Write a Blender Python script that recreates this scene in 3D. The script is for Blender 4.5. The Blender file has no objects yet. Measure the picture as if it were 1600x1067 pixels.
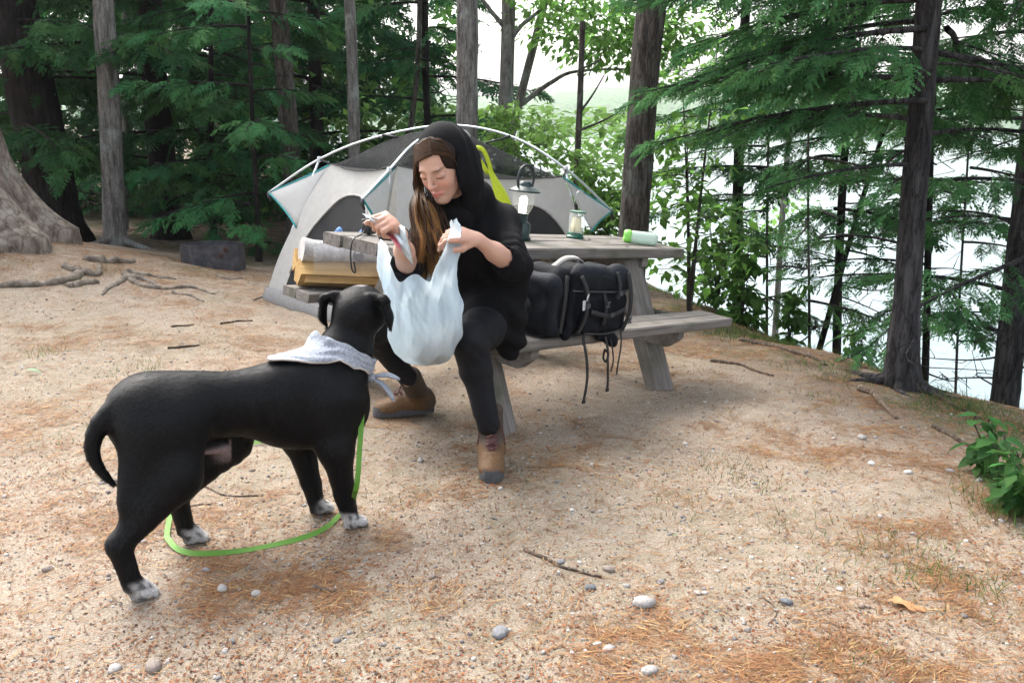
import bpy, math, random
import numpy as np
from mathutils import Vector, Matrix, noise as mnoise
from math import pi, sin, cos, radians as rad

random.seed(7)
RNG = np.random.default_rng(7)
S = bpy.context.scene
COL = S.collection

# ------------------------------------------------------------------ camera
CAM_H = 1.25
PITCH = math.atan((533.5 - 188) / 1400)          # horizon a good way above the middle
cam = bpy.data.cameras.new('camera')
cam.sensor_width = 36.0
cam.lens = 1400 / 1600 * 36
cam.clip_start = 0.05
cam.clip_end = 4000
camo = bpy.data.objects.new('camera', cam)
COL.objects.link(camo)
camo.location = (0, 0, CAM_H)
camo.rotation_euler = (pi / 2 - PITCH, 0, 0)
S.camera = camo

# ------------------------------------------------------------------ sky, sun, exposure
SUN_EL, SUN_AZ = rad(52), rad(-35)               # azimuth from +Y towards +X
w = bpy.data.worlds.new('World')
S.world = w
w.use_nodes = True
nt = w.node_tree
bg = nt.nodes['Background']
sky = nt.nodes.new('ShaderNodeTexSky')
sky.sky_type = 'NISHITA'
sky.sun_disc = False
sky.sun_elevation = SUN_EL
sky.sun_rotation = SUN_AZ
sky.air_density = 1.0
sky.dust_density = 6.0
sky.ozone_density = 1.0
hsv = nt.nodes.new('ShaderNodeHueSaturation')     # thin overcast: the blue is mostly veiled
hsv.inputs['Saturation'].default_value = 0.36
nt.links.new(sky.outputs[0], hsv.inputs['Color'])
nt.links.new(hsv.outputs[0], bg.inputs['Color'])
bg.inputs['Strength'].default_value = 0.15
sun = bpy.data.lights.new('sun', 'SUN')
sun.energy = 0.6
sun.angle = rad(50)
sun.color = (1.0, 0.95, 0.88)
suno = bpy.data.objects.new('sun', sun)
COL.objects.link(suno)
sd = Vector((sin(SUN_AZ) * cos(SUN_EL), cos(SUN_AZ) * cos(SUN_EL), sin(SUN_EL)))
suno.rotation_euler = (-sd).to_track_quat('-Z', 'Y').to_euler()
suno.location = (-6, 8, 14)
S.view_settings.view_transform = 'Standard'
S.view_settings.look = 'None'
S.view_settings.gamma = 1.0
S.view_settings.exposure = 2.15
S.render.engine = 'CYCLES'
S.cycles.max_bounces = 5
S.cycles.diffuse_bounces = 3
S.cycles.transparent_max_bounces = 6

# ------------------------------------------------------------------ helpers
def tag(o, label=None, cat=None, group=None, kind=None):
    if label: o['label'] = label
    if cat: o['category'] = cat
    if group: o['group'] = group
    if kind: o['kind'] = kind
    return o

def empty(name, loc=(0, 0, 0), rz=0.0):
    o = bpy.data.objects.new(name, None)
    COL.objects.link(o)
    o.location = loc
    o.rotation_euler = (0, 0, rz)
    o.empty_display_size = 0.1
    return o

def raw_mesh(name, Vv, F, cols=None, smooth=True):
    """F: (M,k) array of same-size polygons, or a list of index lists"""
    me = bpy.data.meshes.new(name)
    Vv = np.asarray(Vv, dtype=np.float32)
    if isinstance(F, np.ndarray):
        k = F.shape[1]; M = F.shape[0]
        me.vertices.add(len(Vv)); me.vertices.foreach_set('co', Vv.ravel())
        me.loops.add(M * k); me.loops.foreach_set('vertex_index', F.astype(np.int32).ravel())
        me.polygons.add(M)
        me.polygons.foreach_set('loop_start', np.arange(0, M * k, k, dtype=np.int32))
        me.polygons.foreach_set('loop_total', np.full(M, k, dtype=np.int32))
        me.update(calc_edges=True)
    else:
        me.from_pydata([tuple(map(float, v)) for v in Vv], [], [tuple(map(int, f)) for f in F])
        me.update()
    if smooth:
        me.polygons.foreach_set('use_smooth', np.ones(len(me.polygons), dtype=bool))
    if cols is not None:
        cols = np.asarray(cols, dtype=np.float32)
        if cols.shape[1] == 3:
            cols = np.concatenate([cols, np.ones((len(cols), 1), np.float32)], 1)
        at = me.color_attributes.new('Col', 'FLOAT_COLOR', 'POINT')
        at.data.foreach_set('color', cols.ravel())
    return me

def link(name, me, mat, parent=None, loc=None, rz=None):
    o = bpy.data.objects.new(name, me)
    COL.objects.link(o)
    if mat is not None and len(me.materials) == 0:
        me.materials.append(mat)
    if parent is not None:
        o.parent = parent
    if loc is not None: o.location = loc
    if rz is not None: o.rotation_euler = (0, 0, rz)
    return o

def copy_tree(o, parent=None):
    c = o.copy(); COL.objects.link(c); c.parent = parent
    for ch in list(o.children):
        copy_tree(ch, c)
    return c

class MB:
    """collects shapes and links them as ONE mesh object"""
    def __init__(s): s.V = []; s.F = []; s.C = []; s.n = 0; s.col = None
    def add(s, V_, F_, col=None):
        V_ = np.asarray(V_, float)
        s.V.append(V_)
        s.F += [tuple(int(i) + s.n for i in f) for f in F_]
        c = col if col is not None else s.col
        if c is not None:
            c = np.asarray(c, float)
            s.C.append(np.tile(c, (len(V_), 1)) if c.ndim == 1 else c)
        s.n += len(V_)
    def box(s, c, size, R=None, bev=0.0, col=None, taper=1.0):
        hx, hy, hz = [q / 2 for q in size]
        if bev <= 0:
            V_ = [(x, y, z) for z in (-hz, hz) for x, y in ((-hx, -hy), (hx, -hy), (hx, hy), (-hx, hy))]
            F_ = [(3, 2, 1, 0), (4, 5, 6, 7), (0, 1, 5, 4), (1, 2, 6, 5), (2, 3, 7, 6), (3, 0, 4, 7)]
        else:
            V_ = []; idx = {}
            for sx in (-1, 1):
                for sy in (-1, 1):
                    for sz in (-1, 1):
                        for a in range(3):
                            p = [sx * (hx - bev), sy * (hy - bev), sz * (hz - bev)]
                            p[a] = (sx * hx, sy * hy, sz * hz)[a]
                            idx[(sx, sy, sz, a)] = len(V_); V_.append(tuple(p))
            F_ = []
            def q(*k): F_.append([idx[i] for i in k])
            for a in range(3):
                b, c2 = (a + 1) % 3, (a + 2) % 3
                for sg in (-1, 1):
                    ks = []
                    for tb, tc in ((-1, -1), (1, -1), (1, 1), (-1, 1)):
                        k = [0, 0, 0]; k[a] = sg; k[b] = tb; k[c2] = tc
                        ks.append((k[0], k[1], k[2], a))
                    q(*(ks if sg > 0 else ks[::-1]))
            for a in range(3):
                b, c2 = (a + 1) % 3, (a + 2) % 3
                for sb in (-1, 1):
                    for sc in (-1, 1):
                        k0 = [0, 0, 0]; k0[b] = sb; k0[c2] = sc
                        k1 = list(k0); k0[a] = -1; k1[a] = 1
                        f = [tuple(k0) + (b,), tuple(k1) + (b,), tuple(k1) + (c2,), tuple(k0) + (c2,)]
                        q(*(f if sb * sc < 0 else f[::-1]))
            for sx in (-1, 1):
                for sy in (-1, 1):
                    for sz in (-1, 1):
                        f = [(sx, sy, sz, 0), (sx, sy, sz, 1), (sx, sy, sz, 2)]
                        q(*(f if sx * sy * sz > 0 else f[::-1]))
        V_ = np.array(V_, float)
        if taper != 1.0:
            k = np.where(V_[:, 2:3] > 0, taper, 1.0); V_[:, :2] *= k
        if R is not None: V_ = V_ @ np.array(R).T
        s.add(V_ + np.array(c), F_, col)
    def tube(s, pts, rad_, n=8, col=None, cap=True, squash=None, jit=0.0, rng=None):
        P_ = np.asarray(pts, float); m = len(P_)
        r = np.full(m, rad_) if np.isscalar(rad_) else np.asarray(rad_, float)
        T = np.gradient(P_, axis=0); T /= np.linalg.norm(T, axis=1)[:, None] + 1e-12
        ref = np.array([0, 0, 1.0]) if abs(T[0, 2]) < 0.9 else np.array([1.0, 0, 0])
        V_ = []; u = None
        for i in range(m):
            u = (np.cross(T[i], ref) if u is None else u - T[i] * (u @ T[i]))
            u = u / (np.linalg.norm(u) + 1e-12)
            v = np.cross(T[i], u)
            a = np.arange(n) * 2 * pi / n
            k = r[i] * (1 + (jit * (rng.random(n) - .5) if jit else 0))
            sq = 1.0 if squash is None else squash
            V_.append(P_[i] + (np.cos(a) * k)[:, None] * u + (np.sin(a) * k * sq)[:, None] * v)
        V_ = np.concatenate(V_)
        F_ = []
        for i in range(m - 1):
            for j in range(n):
                F_.append((i * n + j, i * n + (j + 1) % n, (i + 1) * n + (j + 1) % n, (i + 1) * n + j))
        if cap:
            F_.append(tuple(range(n))[::-1]); F_.append(tuple(range((m - 1) * n, m * n)))
        if col is not None and np.asarray(col).ndim == 2 and len(col) == m:
            col = np.repeat(np.asarray(col, float), n, 0)
        s.add(V_, F_, col)
    def lathe(s, prof, c=(0, 0, 0), n=24, col=None, R=None):
        V_ = []; F_ = []
        m = len(prof)
        for r, z in prof:
            for j in range(n):
                a = 2 * pi * j / n; V_.append((r * cos(a), r * sin(a), z))
        for i in range(m - 1):
            for j in range(n):
                F_.append((i * n + j, i * n + (j + 1) % n, (i + 1) * n + (j + 1) % n, (i + 1) * n + j))
        V_ = np.array(V_)
        if R is not None: V_ = V_ @ np.array(R).T
        s.add(V_ + np.array(c), F_, col)
    def ribbon(s, pts, width, up, thick=0.002, col=None):
        P_ = np.asarray(pts, float); m = len(P_)
        T = np.gradient(P_, axis=0); T /= np.linalg.norm(T, axis=1)[:, None] + 1e-12
        U = np.asarray(up, float); U = np.tile(U, (m, 1)) if U.ndim == 1 else U
        W = np.cross(T, U); W /= np.linalg.norm(W, axis=1)[:, None] + 1e-12
        N = np.cross(W, T)
        wd = np.full(m, width) if np.isscalar(width) else np.asarray(width)
        a = P_ + W * wd[:, None] / 2; b = P_ - W * wd[:, None] / 2; t = N * thick / 2
        V_ = np.concatenate([np.stack([a + t, b + t, b - t, a - t], 1).reshape(-1, 3)])
        F_ = []
        for i in range(m - 1):
            for j in range(4):
                F_.append((i * 4 + j, i * 4 + (j + 1) % 4, i * 4 + 4 + (j + 1) % 4, i * 4 + 4 + j))
        F_ += [(3, 2, 1, 0), tuple(range((m - 1) * 4, m * 4))]
        s.add(V_, F_, col)
    def build(s, name, mat, parent=None, smooth=True, loc=None):
        V_ = np.concatenate(s.V)
        C_ = np.concatenate(s.C) if s.C and sum(map(len, s.C)) == len(V_) else None
        me = raw_mesh(name, V_, s.F, C_, smooth)
        o = link(name, me, mat, parent, loc)
        return o

def crv(pts, n=24):
    """smooth Catmull-Rom through points (any dimension)"""
    P_ = np.asarray(pts, float); m = len(P_)
    Q = np.concatenate([[2 * P_[0] - P_[1]], P_, [2 * P_[-1] - P_[-2]]])
    out = []
    for t in np.linspace(0, m - 1, n):
        i = min(int(t), m - 2); f = t - i
        p0, p1, p2, p3 = Q[i:i + 4]
        out.append(.5 * (2 * p1 + (p2 - p0) * f + (2 * p0 - 5 * p1 + 4 * p2 - p3) * f * f + (3 * p1 - p0 - 3 * p2 + p3) * f ** 3))
    return np.array(out)

def auto_smooth(o, ang=35):
    me = o.data
    me.set_sharp_from_angle(angle=rad(ang))

CP, SP = cos(PITCH), sin(PITCH)
def P(px, py, D):
    """the point that lies D metres ahead (world Y) on the line of sight through a point of the photograph"""
    u = (px - 800) / 1400; v = (533.5 - py) / 1400
    t = D / (CP + v * SP)
    return np.array([u * t, D, CAM_H + t * (-SP + v * CP)])

# ------------------------------------------------------------------ materials
MATS = {}
def mat(name, base=(.5, .5, .5), rough=.7, metal=0.0, spec=.5, noise_amt=0.0, noise_scale=20.0, bump=0.0, bump_scale=60.0,
        attr=False, trans=0.0, stretch=None, sheen=0.0, emis=None, alpha=None, second=None, detail=4.0):
    """procedural material: base colour (or the Col attribute) broken up by noise, fine bump"""
    if name in MATS: return MATS[name]
    m = bpy.data.materials.new(name); m.use_nodes = True
    n = m.node_tree.nodes; l = m.node_tree.links
    b = n['Principled BSDF']
    b.inputs['Roughness'].default_value = rough
    b.inputs['Metallic'].default_value = metal
    b.inputs['Specular IOR Level'].default_value = spec
    tc = n.new('ShaderNodeTexCoord'); mp = n.new('ShaderNodeMapping')
    l.new(tc.outputs['Object'], mp.inputs[0])
    if stretch: mp.inputs['Scale'].default_value = stretch
    nz = n.new('ShaderNodeTexNoise'); nz.inputs['Scale'].default_value = noise_scale; nz.inputs['Detail'].default_value = detail
    l.new(mp.outputs[0], nz.inputs['Vector'])
    if attr:
        ca = n.new('ShaderNodeAttribute'); ca.attribute_name = 'Col'; csrc = ca.outputs['Color']
    else:
        rgb = n.new('ShaderNodeRGB'); rgb.outputs[0].default_value = (*base, 1); csrc = rgb.outputs[0]
    if second is not None:
        mx = n.new('ShaderNodeMix'); mx.data_type = 'RGBA'
        cr = n.new('ShaderNodeValToRGB'); cr.color_ramp.elements[0].position = .4; cr.color_ramp.elements[1].position = .62
        l.new(nz.outputs['Fac'], cr.inputs[0]); l.new(cr.outputs[0], mx.inputs[0])
        l.new(csrc, mx.inputs[6]); mx.inputs[7].default_value = (*second, 1); csrc = mx.outputs[2]
    if noise_amt > 0:
        mr = n.new('ShaderNodeMapRange'); mr.inputs['From Min'].default_value = .25; mr.inputs['From Max'].default_value = .75
        mr.inputs['To Min'].default_value = 1 - noise_amt; mr.inputs['To Max'].default_value = 1 + noise_amt
        nz2 = n.new('ShaderNodeTexNoise'); nz2.inputs['Scale'].default_value = noise_scale * 2.3; nz2.inputs['Detail'].default_value = detail
        l.new(mp.outputs[0], nz2.inputs['Vector'])
        l.new(nz2.outputs['Fac'], mr.inputs[0])
        vm = n.new('ShaderNodeVectorMath'); vm.operation = 'SCALE'
        l.new(csrc, vm.inputs[0]); l.new(mr.outputs[0], vm.inputs['Scale']); csrc = vm.outputs[0]
    l.new(csrc, b.inputs['Base Color'])
    if bump > 0:
        nb = n.new('ShaderNodeTexNoise'); nb.inputs['Scale'].default_value = bump_scale; nb.inputs['Detail'].default_value = 5
        l.new(mp.outputs[0], nb.inputs['Vector'])
        bp = n.new('ShaderNodeBump'); bp.inputs['Strength'].default_value = bump; bp.inputs['Distance'].default_value = .01
        l.new(nb.outputs['Fac'], bp.inputs['Height']); l.new(bp.outputs[0], b.inputs['Normal'])
    if sheen: b.inputs['Sheen Weight'].default_value = sheen
    if emis: b.inputs['Emission Color'].default_value = (*emis[0], 1); b.inputs['Emission Strength'].default_value = emis[1]
    if alpha is not None: b.inputs['Alpha'].default_value = alpha
    if trans > 0:      # thin translucent sheet (leaves, plastic film)
        tr = n.new('ShaderNodeBsdfTranslucent'); l.new(csrc, tr.inputs[0])
        ms = n.new('ShaderNodeMixShader'); ms.inputs[0].default_value = trans
        l.new(b.outputs[0], ms.inputs[1]); l.new(tr.outputs[0], ms.inputs[2])
        l.new(ms.outputs[0], n['Material Output'].inputs['Surface'])
    MATS[name] = m
    return m

def bark_mat(name, dark, light, vs=22.0, bump=1.0, lichen=None, crack=.12, zs=.16, cd=.30):
    m = bpy.data.materials.new(name); m.use_nodes = True
    n = m.node_tree.nodes; l = m.node_tree.links; b = n['Principled BSDF']
    b.inputs['Roughness'].default_value = .9; b.inputs['Specular IOR Level'].default_value = .2
    tc = n.new('ShaderNodeTexCoord'); mp = n.new('ShaderNodeMapping'); mp.inputs['Scale'].default_value = (1, 1, zs)
    l.new(tc.outputs['Object'], mp.inputs[0])
    nz = n.new('ShaderNodeTexNoise'); nz.inputs['Scale'].default_value = vs; nz.inputs['Detail'].default_value = 7; nz.inputs['Roughness'].default_value = .65
    l.new(mp.outputs[0], nz.inputs['Vector'])
    vo = n.new('ShaderNodeTexVoronoi'); vo.feature = 'DISTANCE_TO_EDGE'; vo.inputs['Scale'].default_value = vs * 1.2
    wv_ = n.new('ShaderNodeVectorMath'); wv_.operation = 'MULTIPLY_ADD'; wv_.inputs[1].default_value = (.12, .12, .12)
    l.new(nz.outputs['Color'], wv_.inputs[0]); l.new(mp.outputs[0], wv_.inputs[2]); l.new(wv_.outputs[0], vo.inputs['Vector'])
    cr = n.new('ShaderNodeValToRGB')
    cr.color_ramp.elements[0].position = .35; cr.color_ramp.elements[0].color = (*dark, 1)
    cr.color_ramp.elements[1].position = .66; cr.color_ramp.elements[1].color = (*light, 1)
    l.new(nz.outputs['Fac'], cr.inputs[0]); src = cr.outputs[0]
    if lichen:
        n2 = n.new('ShaderNodeTexNoise'); n2.inputs['Scale'].default_value = 5; n2.inputs['Detail'].default_value = 6
        l.new(tc.outputs['Object'], n2.inputs['Vector'])
        c2 = n.new('ShaderNodeValToRGB'); c2.color_ramp.elements[0].position = .54; c2.color_ramp.elements[1].position = .66
        l.new(n2.outputs['Fac'], c2.inputs[0])
        mx = n.new('ShaderNodeMix'); mx.data_type = 'RGBA'; l.new(c2.outputs[0], mx.inputs[0]); l.new(src, mx.inputs[6])
        mx.inputs[7].default_value = (*lichen, 1); src = mx.outputs[2]
    vc = n.new('ShaderNodeValToRGB'); vc.color_ramp.elements[0].position = .0; vc.color_ramp.elements[0].color = (cd, cd * .95, cd * .9, 1); vc.color_ramp.elements[1].position = crack; vc.color_ramp.elements[1].color = (1, 1, 1, 1)
    l.new(vo.outputs['Distance'], vc.inputs[0])
    vm = n.new('ShaderNodeVectorMath'); vm.operation = 'MULTIPLY'; l.new(src, vm.inputs[0]); l.new(vc.outputs[0], vm.inputs[1]); src = vm.outputs[0]
    l.new(src, b.inputs['Base Color'])
    ad = n.new('ShaderNodeMath'); ad.operation = 'MULTIPLY_ADD'; ad.inputs[1].default_value = 1.2
    mn = n.new('ShaderNodeMath'); mn.operation = 'MINIMUM'; mn.inputs[1].default_value = .25
    l.new(vo.outputs['Distance'], mn.inputs[0]); l.new(mn.outputs[0], ad.inputs[0]); l.new(nz.outputs['Fac'], ad.inputs[2])
    bp = n.new('ShaderNodeBump'); bp.inputs['Strength'].default_value = bump; bp.inputs['Distance'].default_value = .02
    l.new(ad.outputs[0], bp.inputs['Height']); l.new(bp.outputs[0], b.inputs['Normal'])
    return m
# ------------------------------------------------------------------ terrain
RIM = np.array([(4.2, -30), (4.0, -3), (3.45, 2.4), (2.85, 4.5), (2.3, 5.75), (1.85, 6.9), (1.35, 8.6), (1.0, 11), (.4, 15), (-3, 26), (-16, 60), (-60, 200), (-150, 700)], float)
LAKE_Z = -4.6
def _h2(ix, iy):
    h = (ix.astype(np.int64) * 374761393 + iy.astype(np.int64) * 668265263) & 0x7fffffff
    h = ((h ^ (h >> 13)) * 1274126177) & 0x7fffffff
    return ((h ^ (h >> 16)) & 0xffff) / 65535.0
def vnoise(x, y, sc):
    x = np.asarray(x, float) * sc; y = np.asarray(y, float) * sc
    ix = np.floor(x); iy = np.floor(y); fx = x - ix; fy = y - iy
    fx = fx * fx * (3 - 2 * fx); fy = fy * fy * (3 - 2 * fy)
    a = _h2(ix, iy); b = _h2(ix + 1, iy); c = _h2(ix, iy + 1); d = _h2(ix + 1, iy + 1)
    return (a * (1 - fx) + b * fx) * (1 - fy) + (c * (1 - fx) + d * fx) * fy
def fbm(x, y, sc, oc=4):
    t = 0; a = .5
    for i in range(oc):
        t = t + a * vnoise(np.asarray(x) + i * 17.3, np.asarray(y) - i * 9.1, sc * 2 ** i); a *= .5
    return t
def rim_dist(x, y):
    x = np.asarray(x, float); y = np.asarray(y, float)
    best = np.full(x.shape, 1e9); sg = np.ones(x.shape)
    for (x0, y0), (x1, y1) in zip(RIM[:-1], RIM[1:]):
        dx, dy = x1 - x0, y1 - y0
        t = np.clip(((x - x0) * dx + (y - y0) * dy) / (dx * dx + dy * dy), 0, 1)
        d = np.hypot(x - x0 - t * dx, y - y0 - t * dy)
        c = (x - x0) * dy - (y - y0) * dx
        m = d < best; best = np.where(m, d, best); sg = np.where(m, np.sign(c), sg)
    return best * sg
def height(x, y, fine=True):
    x = np.asarray(x, float); y = np.asarray(y, float)
    s = .7 * x + .7 * (y - 4.4) + .7
    z = -.1 * 3.4 * (1 - np.exp(-np.log1p(np.exp(s * 5)) / 5 / 3.4))
    d = rim_dist(x, y) + .35 * (fbm(x, y, .9, 3) - .45)
    dd = np.log1p(np.exp(np.clip(d * 4, -30, 30))) / 4; dd = np.where(d * 4 > 30, d, dd)
    z = z - .62 * dd
    z = z + .35 * np.exp(-(((x + 4.6) / 1.6) ** 2 + ((y - 7.4) / 1.6) ** 2))      # mound round the big tree
    z = np.maximum(z, -6.5 + .1 * fbm(x, y, .1, 2))
    if fine:
        z = z + .06 * (fbm(x, y, 1.1, 4) - .47) + .03 * (fbm(x, y, 5, 3) - .45) + .012 * (fbm(x + 3, y, 17, 2) - .4)
    return z
def hz(x, y): return float(height(np.array([x]), np.array([y]))[0])
def G(px, py):
    """point of the ground seen at a point of the photograph"""
    u = (px - 800) / 1400; v = (533.5 - py) / 1400
    d = np.array([u, CP + v * SP, -SP + v * CP])
    ts = np.concatenate([np.arange(1.2, 14, .01), np.arange(14, 60, .1)])
    q = np.array([0, 0, CAM_H]) + ts[:, None] * d
    below = q[:, 2] < height(q[:, 0], q[:, 1])
    i = int(np.argmax(below)) if below.any() else len(ts) - 1
    return q[i]

# where needles, sand and moss lie (used by the ground colour and by the litter)
def needle_mask(x, y):
    n = .75 * fbm(x, y, 1.6, 4) + .55 * fbm(x + 40, y + 7, 6.0, 3)
    r = np.clip((x - .2) / 2.2, 0, 1) * .16 + np.clip((-1.0 - x) / 2.0, 0, 1) * .06 + np.clip((y - 4.0) / 4, 0, 1) * .1
    return np.clip((n + r - .60) / .26, 0, 1)

def axis(lo, hi, step, far_lo, far_hi, g=1.13):
    a = list(np.arange(lo, hi + 1e-6, step)); st = step
    while a[-1] < far_hi: st *= g; a.append(a[-1] + st)
    st = step; b = []
    q = lo
    while q > far_lo: st *= g; q -= st; b.append(q)
    return np.array(b[::-1] + a)
GX = axis(-3.6, 3.6, .035, -500, 900); GY = axis(1.3, 8.6, .035, -40, 1500)
XX, YY = np.meshgrid(GX, GY)
ZZ = height(XX, YY)
nx, ny = len(GX), len(GY)
gv = np.stack([XX.ravel(), YY.ravel(), ZZ.ravel()], 1)
ii = (np.arange(ny - 1)[:, None] * nx + np.arange(nx - 1)[None]).ravel()
gf = np.stack([ii, ii + 1, ii + nx + 1, ii + nx], 1)
nm = needle_mask(XX, YY).ravel()
rd = rim_dist(XX, YY).ravel()
soil = np.clip((rd + 1.45) / .9, 0, 1) * np.clip(.4 + 1.2 * fbm(XX, YY, 1.7, 4).ravel(), 0, 1)
soil = np.maximum(soil, .42 * np.clip((XX.ravel() - .9) / 1.6, 0, 1) * np.clip(fbm(XX + 4, YY, .8, 3).ravel() * 2.2 - .5, 0, 1))
soil = np.maximum(soil, np.clip((YY.ravel() - 8.3) / 1.2, 0, 1))
moss = np.clip((fbm(XX + 9, YY + 3, 1.6, 4).ravel() - .47) / .1, 0, 1) * np.clip(.25 + np.clip((rd + 1.15) / .6, 0, 1) * 1.5 + np.clip((YY.ravel() - 6.3) / 2, 0, .8), 0, 1)
gcol = np.stack([nm, soil, moss], 1)
gme = raw_mesh('ground', gv, gf, gcol)

def ground_mat():
    m = bpy.data.materials.new('sandy_ground'); m.use_nodes = True
    n = m.node_tree.nodes; l = m.node_tree.links; b = n['Principled BSDF']
    b.inputs['Roughness'].default_value = .95; b.inputs['Specular IOR Level'].default_value = .15
    at = n.new('ShaderNodeAttribute'); at.attribute_name = 'Col'
    sp = n.new('ShaderNodeSeparateColor'); l.new(at.outputs['Color'], sp.inputs[0])
    tc = n.new('ShaderNodeTexCoord')
    def nz(scale, det=5, rough=.6):
        q = n.new('ShaderNodeTexNoise'); q.inputs['Scale'].default_value = scale; q.inputs['Detail'].default_value = det
        q.inputs['Roughness'].default_value = rough; l.new(tc.outputs['Object'], q.inputs['Vector']); return q
    def ramp(src, p0, c0, p1, c1):
        r = n.new('ShaderNodeValToRGB'); r.color_ramp.elements[0].position = p0; r.color_ramp.elements[1].position = p1
        r.color_ramp.elements[0].color = (*c0, 1); r.color_ramp.elements[1].color = (*c1, 1); l.new(src, r.inputs[0]); return r
    def mix(f, a, bb):
        x = n.new('ShaderNodeMix'); x.data_type = 'RGBA'
        if isinstance(f, float): x.inputs[0].default_value = f
        else: l.new(f, x.inputs[0])
        for i, q in ((6, a), (7, bb)):
            if isinstance(q, tuple): x.inputs[i].default_value = (*q, 1)
            else: l.new(q, x.inputs[i])
        return x.outputs[2]
    def mul(a, bb):
        x = n.new('ShaderNodeMath'); x.operation = 'MULTIPLY'
        for i, q in ((0, a), (1, bb)):
            if isinstance(q, float): x.inputs[i].default_value = q
            else: l.new(q, x.inputs[i])
        return x.outputs[0]
    big = nz(1.1, 4); med = nz(9, 6); fine = nz(160, 4, .7); vf = nz(420, 3, .7)
    sand = ramp(med.outputs['Fac'], .3, (.21, .170, .128), .7, (.318, .268, .213)).outputs[0]
    sand = mix(ramp(big.outputs['Fac'], .4, (0, 0, 0), .65, (1, 1, 1)).outputs[0], sand, (.28, .238, .192))
    grain = ramp(fine.outputs['Fac'], .36, (.74, .71, .67), .64, (1.2, 1.2, 1.2)).outputs[0]
    g2 = n.new('ShaderNodeVectorMath'); g2.operation = 'MULTIPLY'; l.new(sand, g2.inputs[0]); l.new(grain, g2.inputs[1])
    # pale grit
    vo = n.new('ShaderNodeTexVoronoi'); vo.inputs['Scale'].default_value = 95; l.new(tc.outputs['Object'], vo.inputs['Vector'])
    rr = n.new('ShaderNodeSeparateColor'); l.new(vo.outputs['Color'], rr.inputs[0])
    grit = mul(ramp(vo.outputs['Distance'], .22, (1, 1, 1), .34, (0, 0, 0)).outputs[0], ramp(rr.outputs[0], .82, (0, 0, 0), .84, (1, 1, 1)).outputs[0])
    c = mix(grit, g2.outputs[0], (.46, .43, .39))
    red = mul(ramp(vo.outputs['Distance'], .2, (1, 1, 1), .32, (0, 0, 0)).outputs[0], ramp(rr.outputs[1], .84, (0, 0, 0), .86, (1, 1, 1)).outputs[0])
    c = mix(red, c, (.15, .06, .028))
    # needle litter tint, broken up
    lit = ramp(nz(38, 6, .7).outputs['Fac'], .42, (0, 0, 0), .58, (1, 1, 1)).outputs[0]
    litc = ramp(vf.outputs['Fac'], .35, (.13, .058, .026), .65, (.27, .135, .06)).outputs[0]
    c = mix(mul(mul(sp.outputs[0], lit), .45), c, litc)
    soilc = ramp(fine.outputs['Fac'], .35, (.035, .025, .017), .65, (.11, .075, .048)).outputs[0]
    sl = ramp(nz(7, 6, .7).outputs['Fac'], .35, (.25, .25, .25), .6, (1, 1, 1)).outputs[0]
    c = mix(mul(sp.outputs[1], sl), c, soilc)
    mossc = ramp(fine.outputs['Fac'], .35, (.03, .05, .015), .65, (.09, .115, .035)).outputs[0]
    ms = ramp(nz(16, 6, .7).outputs['Fac'], .42, (0, 0, 0), .6, (1, 1, 1)).outputs[0]
    c = mix(mul(mul(sp.outputs[2], ms), .8), c, mossc)
    l.new(c, b.inputs['Base Color'])
    hh = n.new('ShaderNodeMath'); hh.operation = 'ADD'; l.new(fine.outputs['Fac'], hh.inputs[0]); l.new(mul(grit, .5), hh.inputs[1])
    h2 = n.new('ShaderNodeMath'); h2.operation = 'MULTIPLY_ADD'; l.new(med.outputs['Fac'], h2.inputs[0]); h2.inputs[1].default_value = 2.0; l.new(hh.outputs[0], h2.inputs[2])
    bp = n.new('ShaderNodeBump'); bp.inputs['Strength'].default_value = .7; bp.inputs['Distance'].default_value = .012
    l.new(h2.outputs[0], bp.inputs['Height']); l.new(bp.outputs[0], b.inputs['Normal'])
    return m
ground = link('ground', gme, ground_mat())
tag(ground, kind='structure')

# ------------------------------------------------------------------ lake and far shore
def water_mat():
    m = bpy.data.materials.new('lake_water'); m.use_nodes = True
    n = m.node_tree.nodes; l = m.node_tree.links; b = n['Principled BSDF']
    b.inputs['Base Color'].default_value = (.10, .15, .16, 1); b.inputs['Roughness'].default_value = .12
    b.inputs['IOR'].default_value = 1.333
    tc = n.new('ShaderNodeTexCoord'); mp = n.new('ShaderNodeMapping'); mp.inputs['Scale'].default_value = (1, 2.2, 1); l.new(tc.outputs['Object'], mp.inputs[0])
    nz = n.new('ShaderNodeTexNoise'); nz.inputs['Scale'].default_value = 1.6; nz.inputs['Detail'].default_value = 5; l.new(mp.outputs[0], nz.inputs['Vector'])
    bp = n.new('ShaderNodeBump'); bp.inputs['Strength'].default_value = .35; bp.inputs['Distance'].default_value = .12
    l.new(nz.outputs['Fac'], bp.inputs['Height']); l.new(bp.outputs[0], b.inputs['Normal'])
    return m
lx = np.array([-160., 900.]); ly = np.array([-20., 1400.])
wv = [(-160, -20, LAKE_Z), (900, -20, LAKE_Z), (900, 1400, LAKE_Z), (-160, 1400, LAKE_Z)]
lake = link('lake', raw_mesh('lake', wv, np.array([[0, 1, 2, 3]]), smooth=False), water_mat())
tag(lake, kind='structure')

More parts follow.
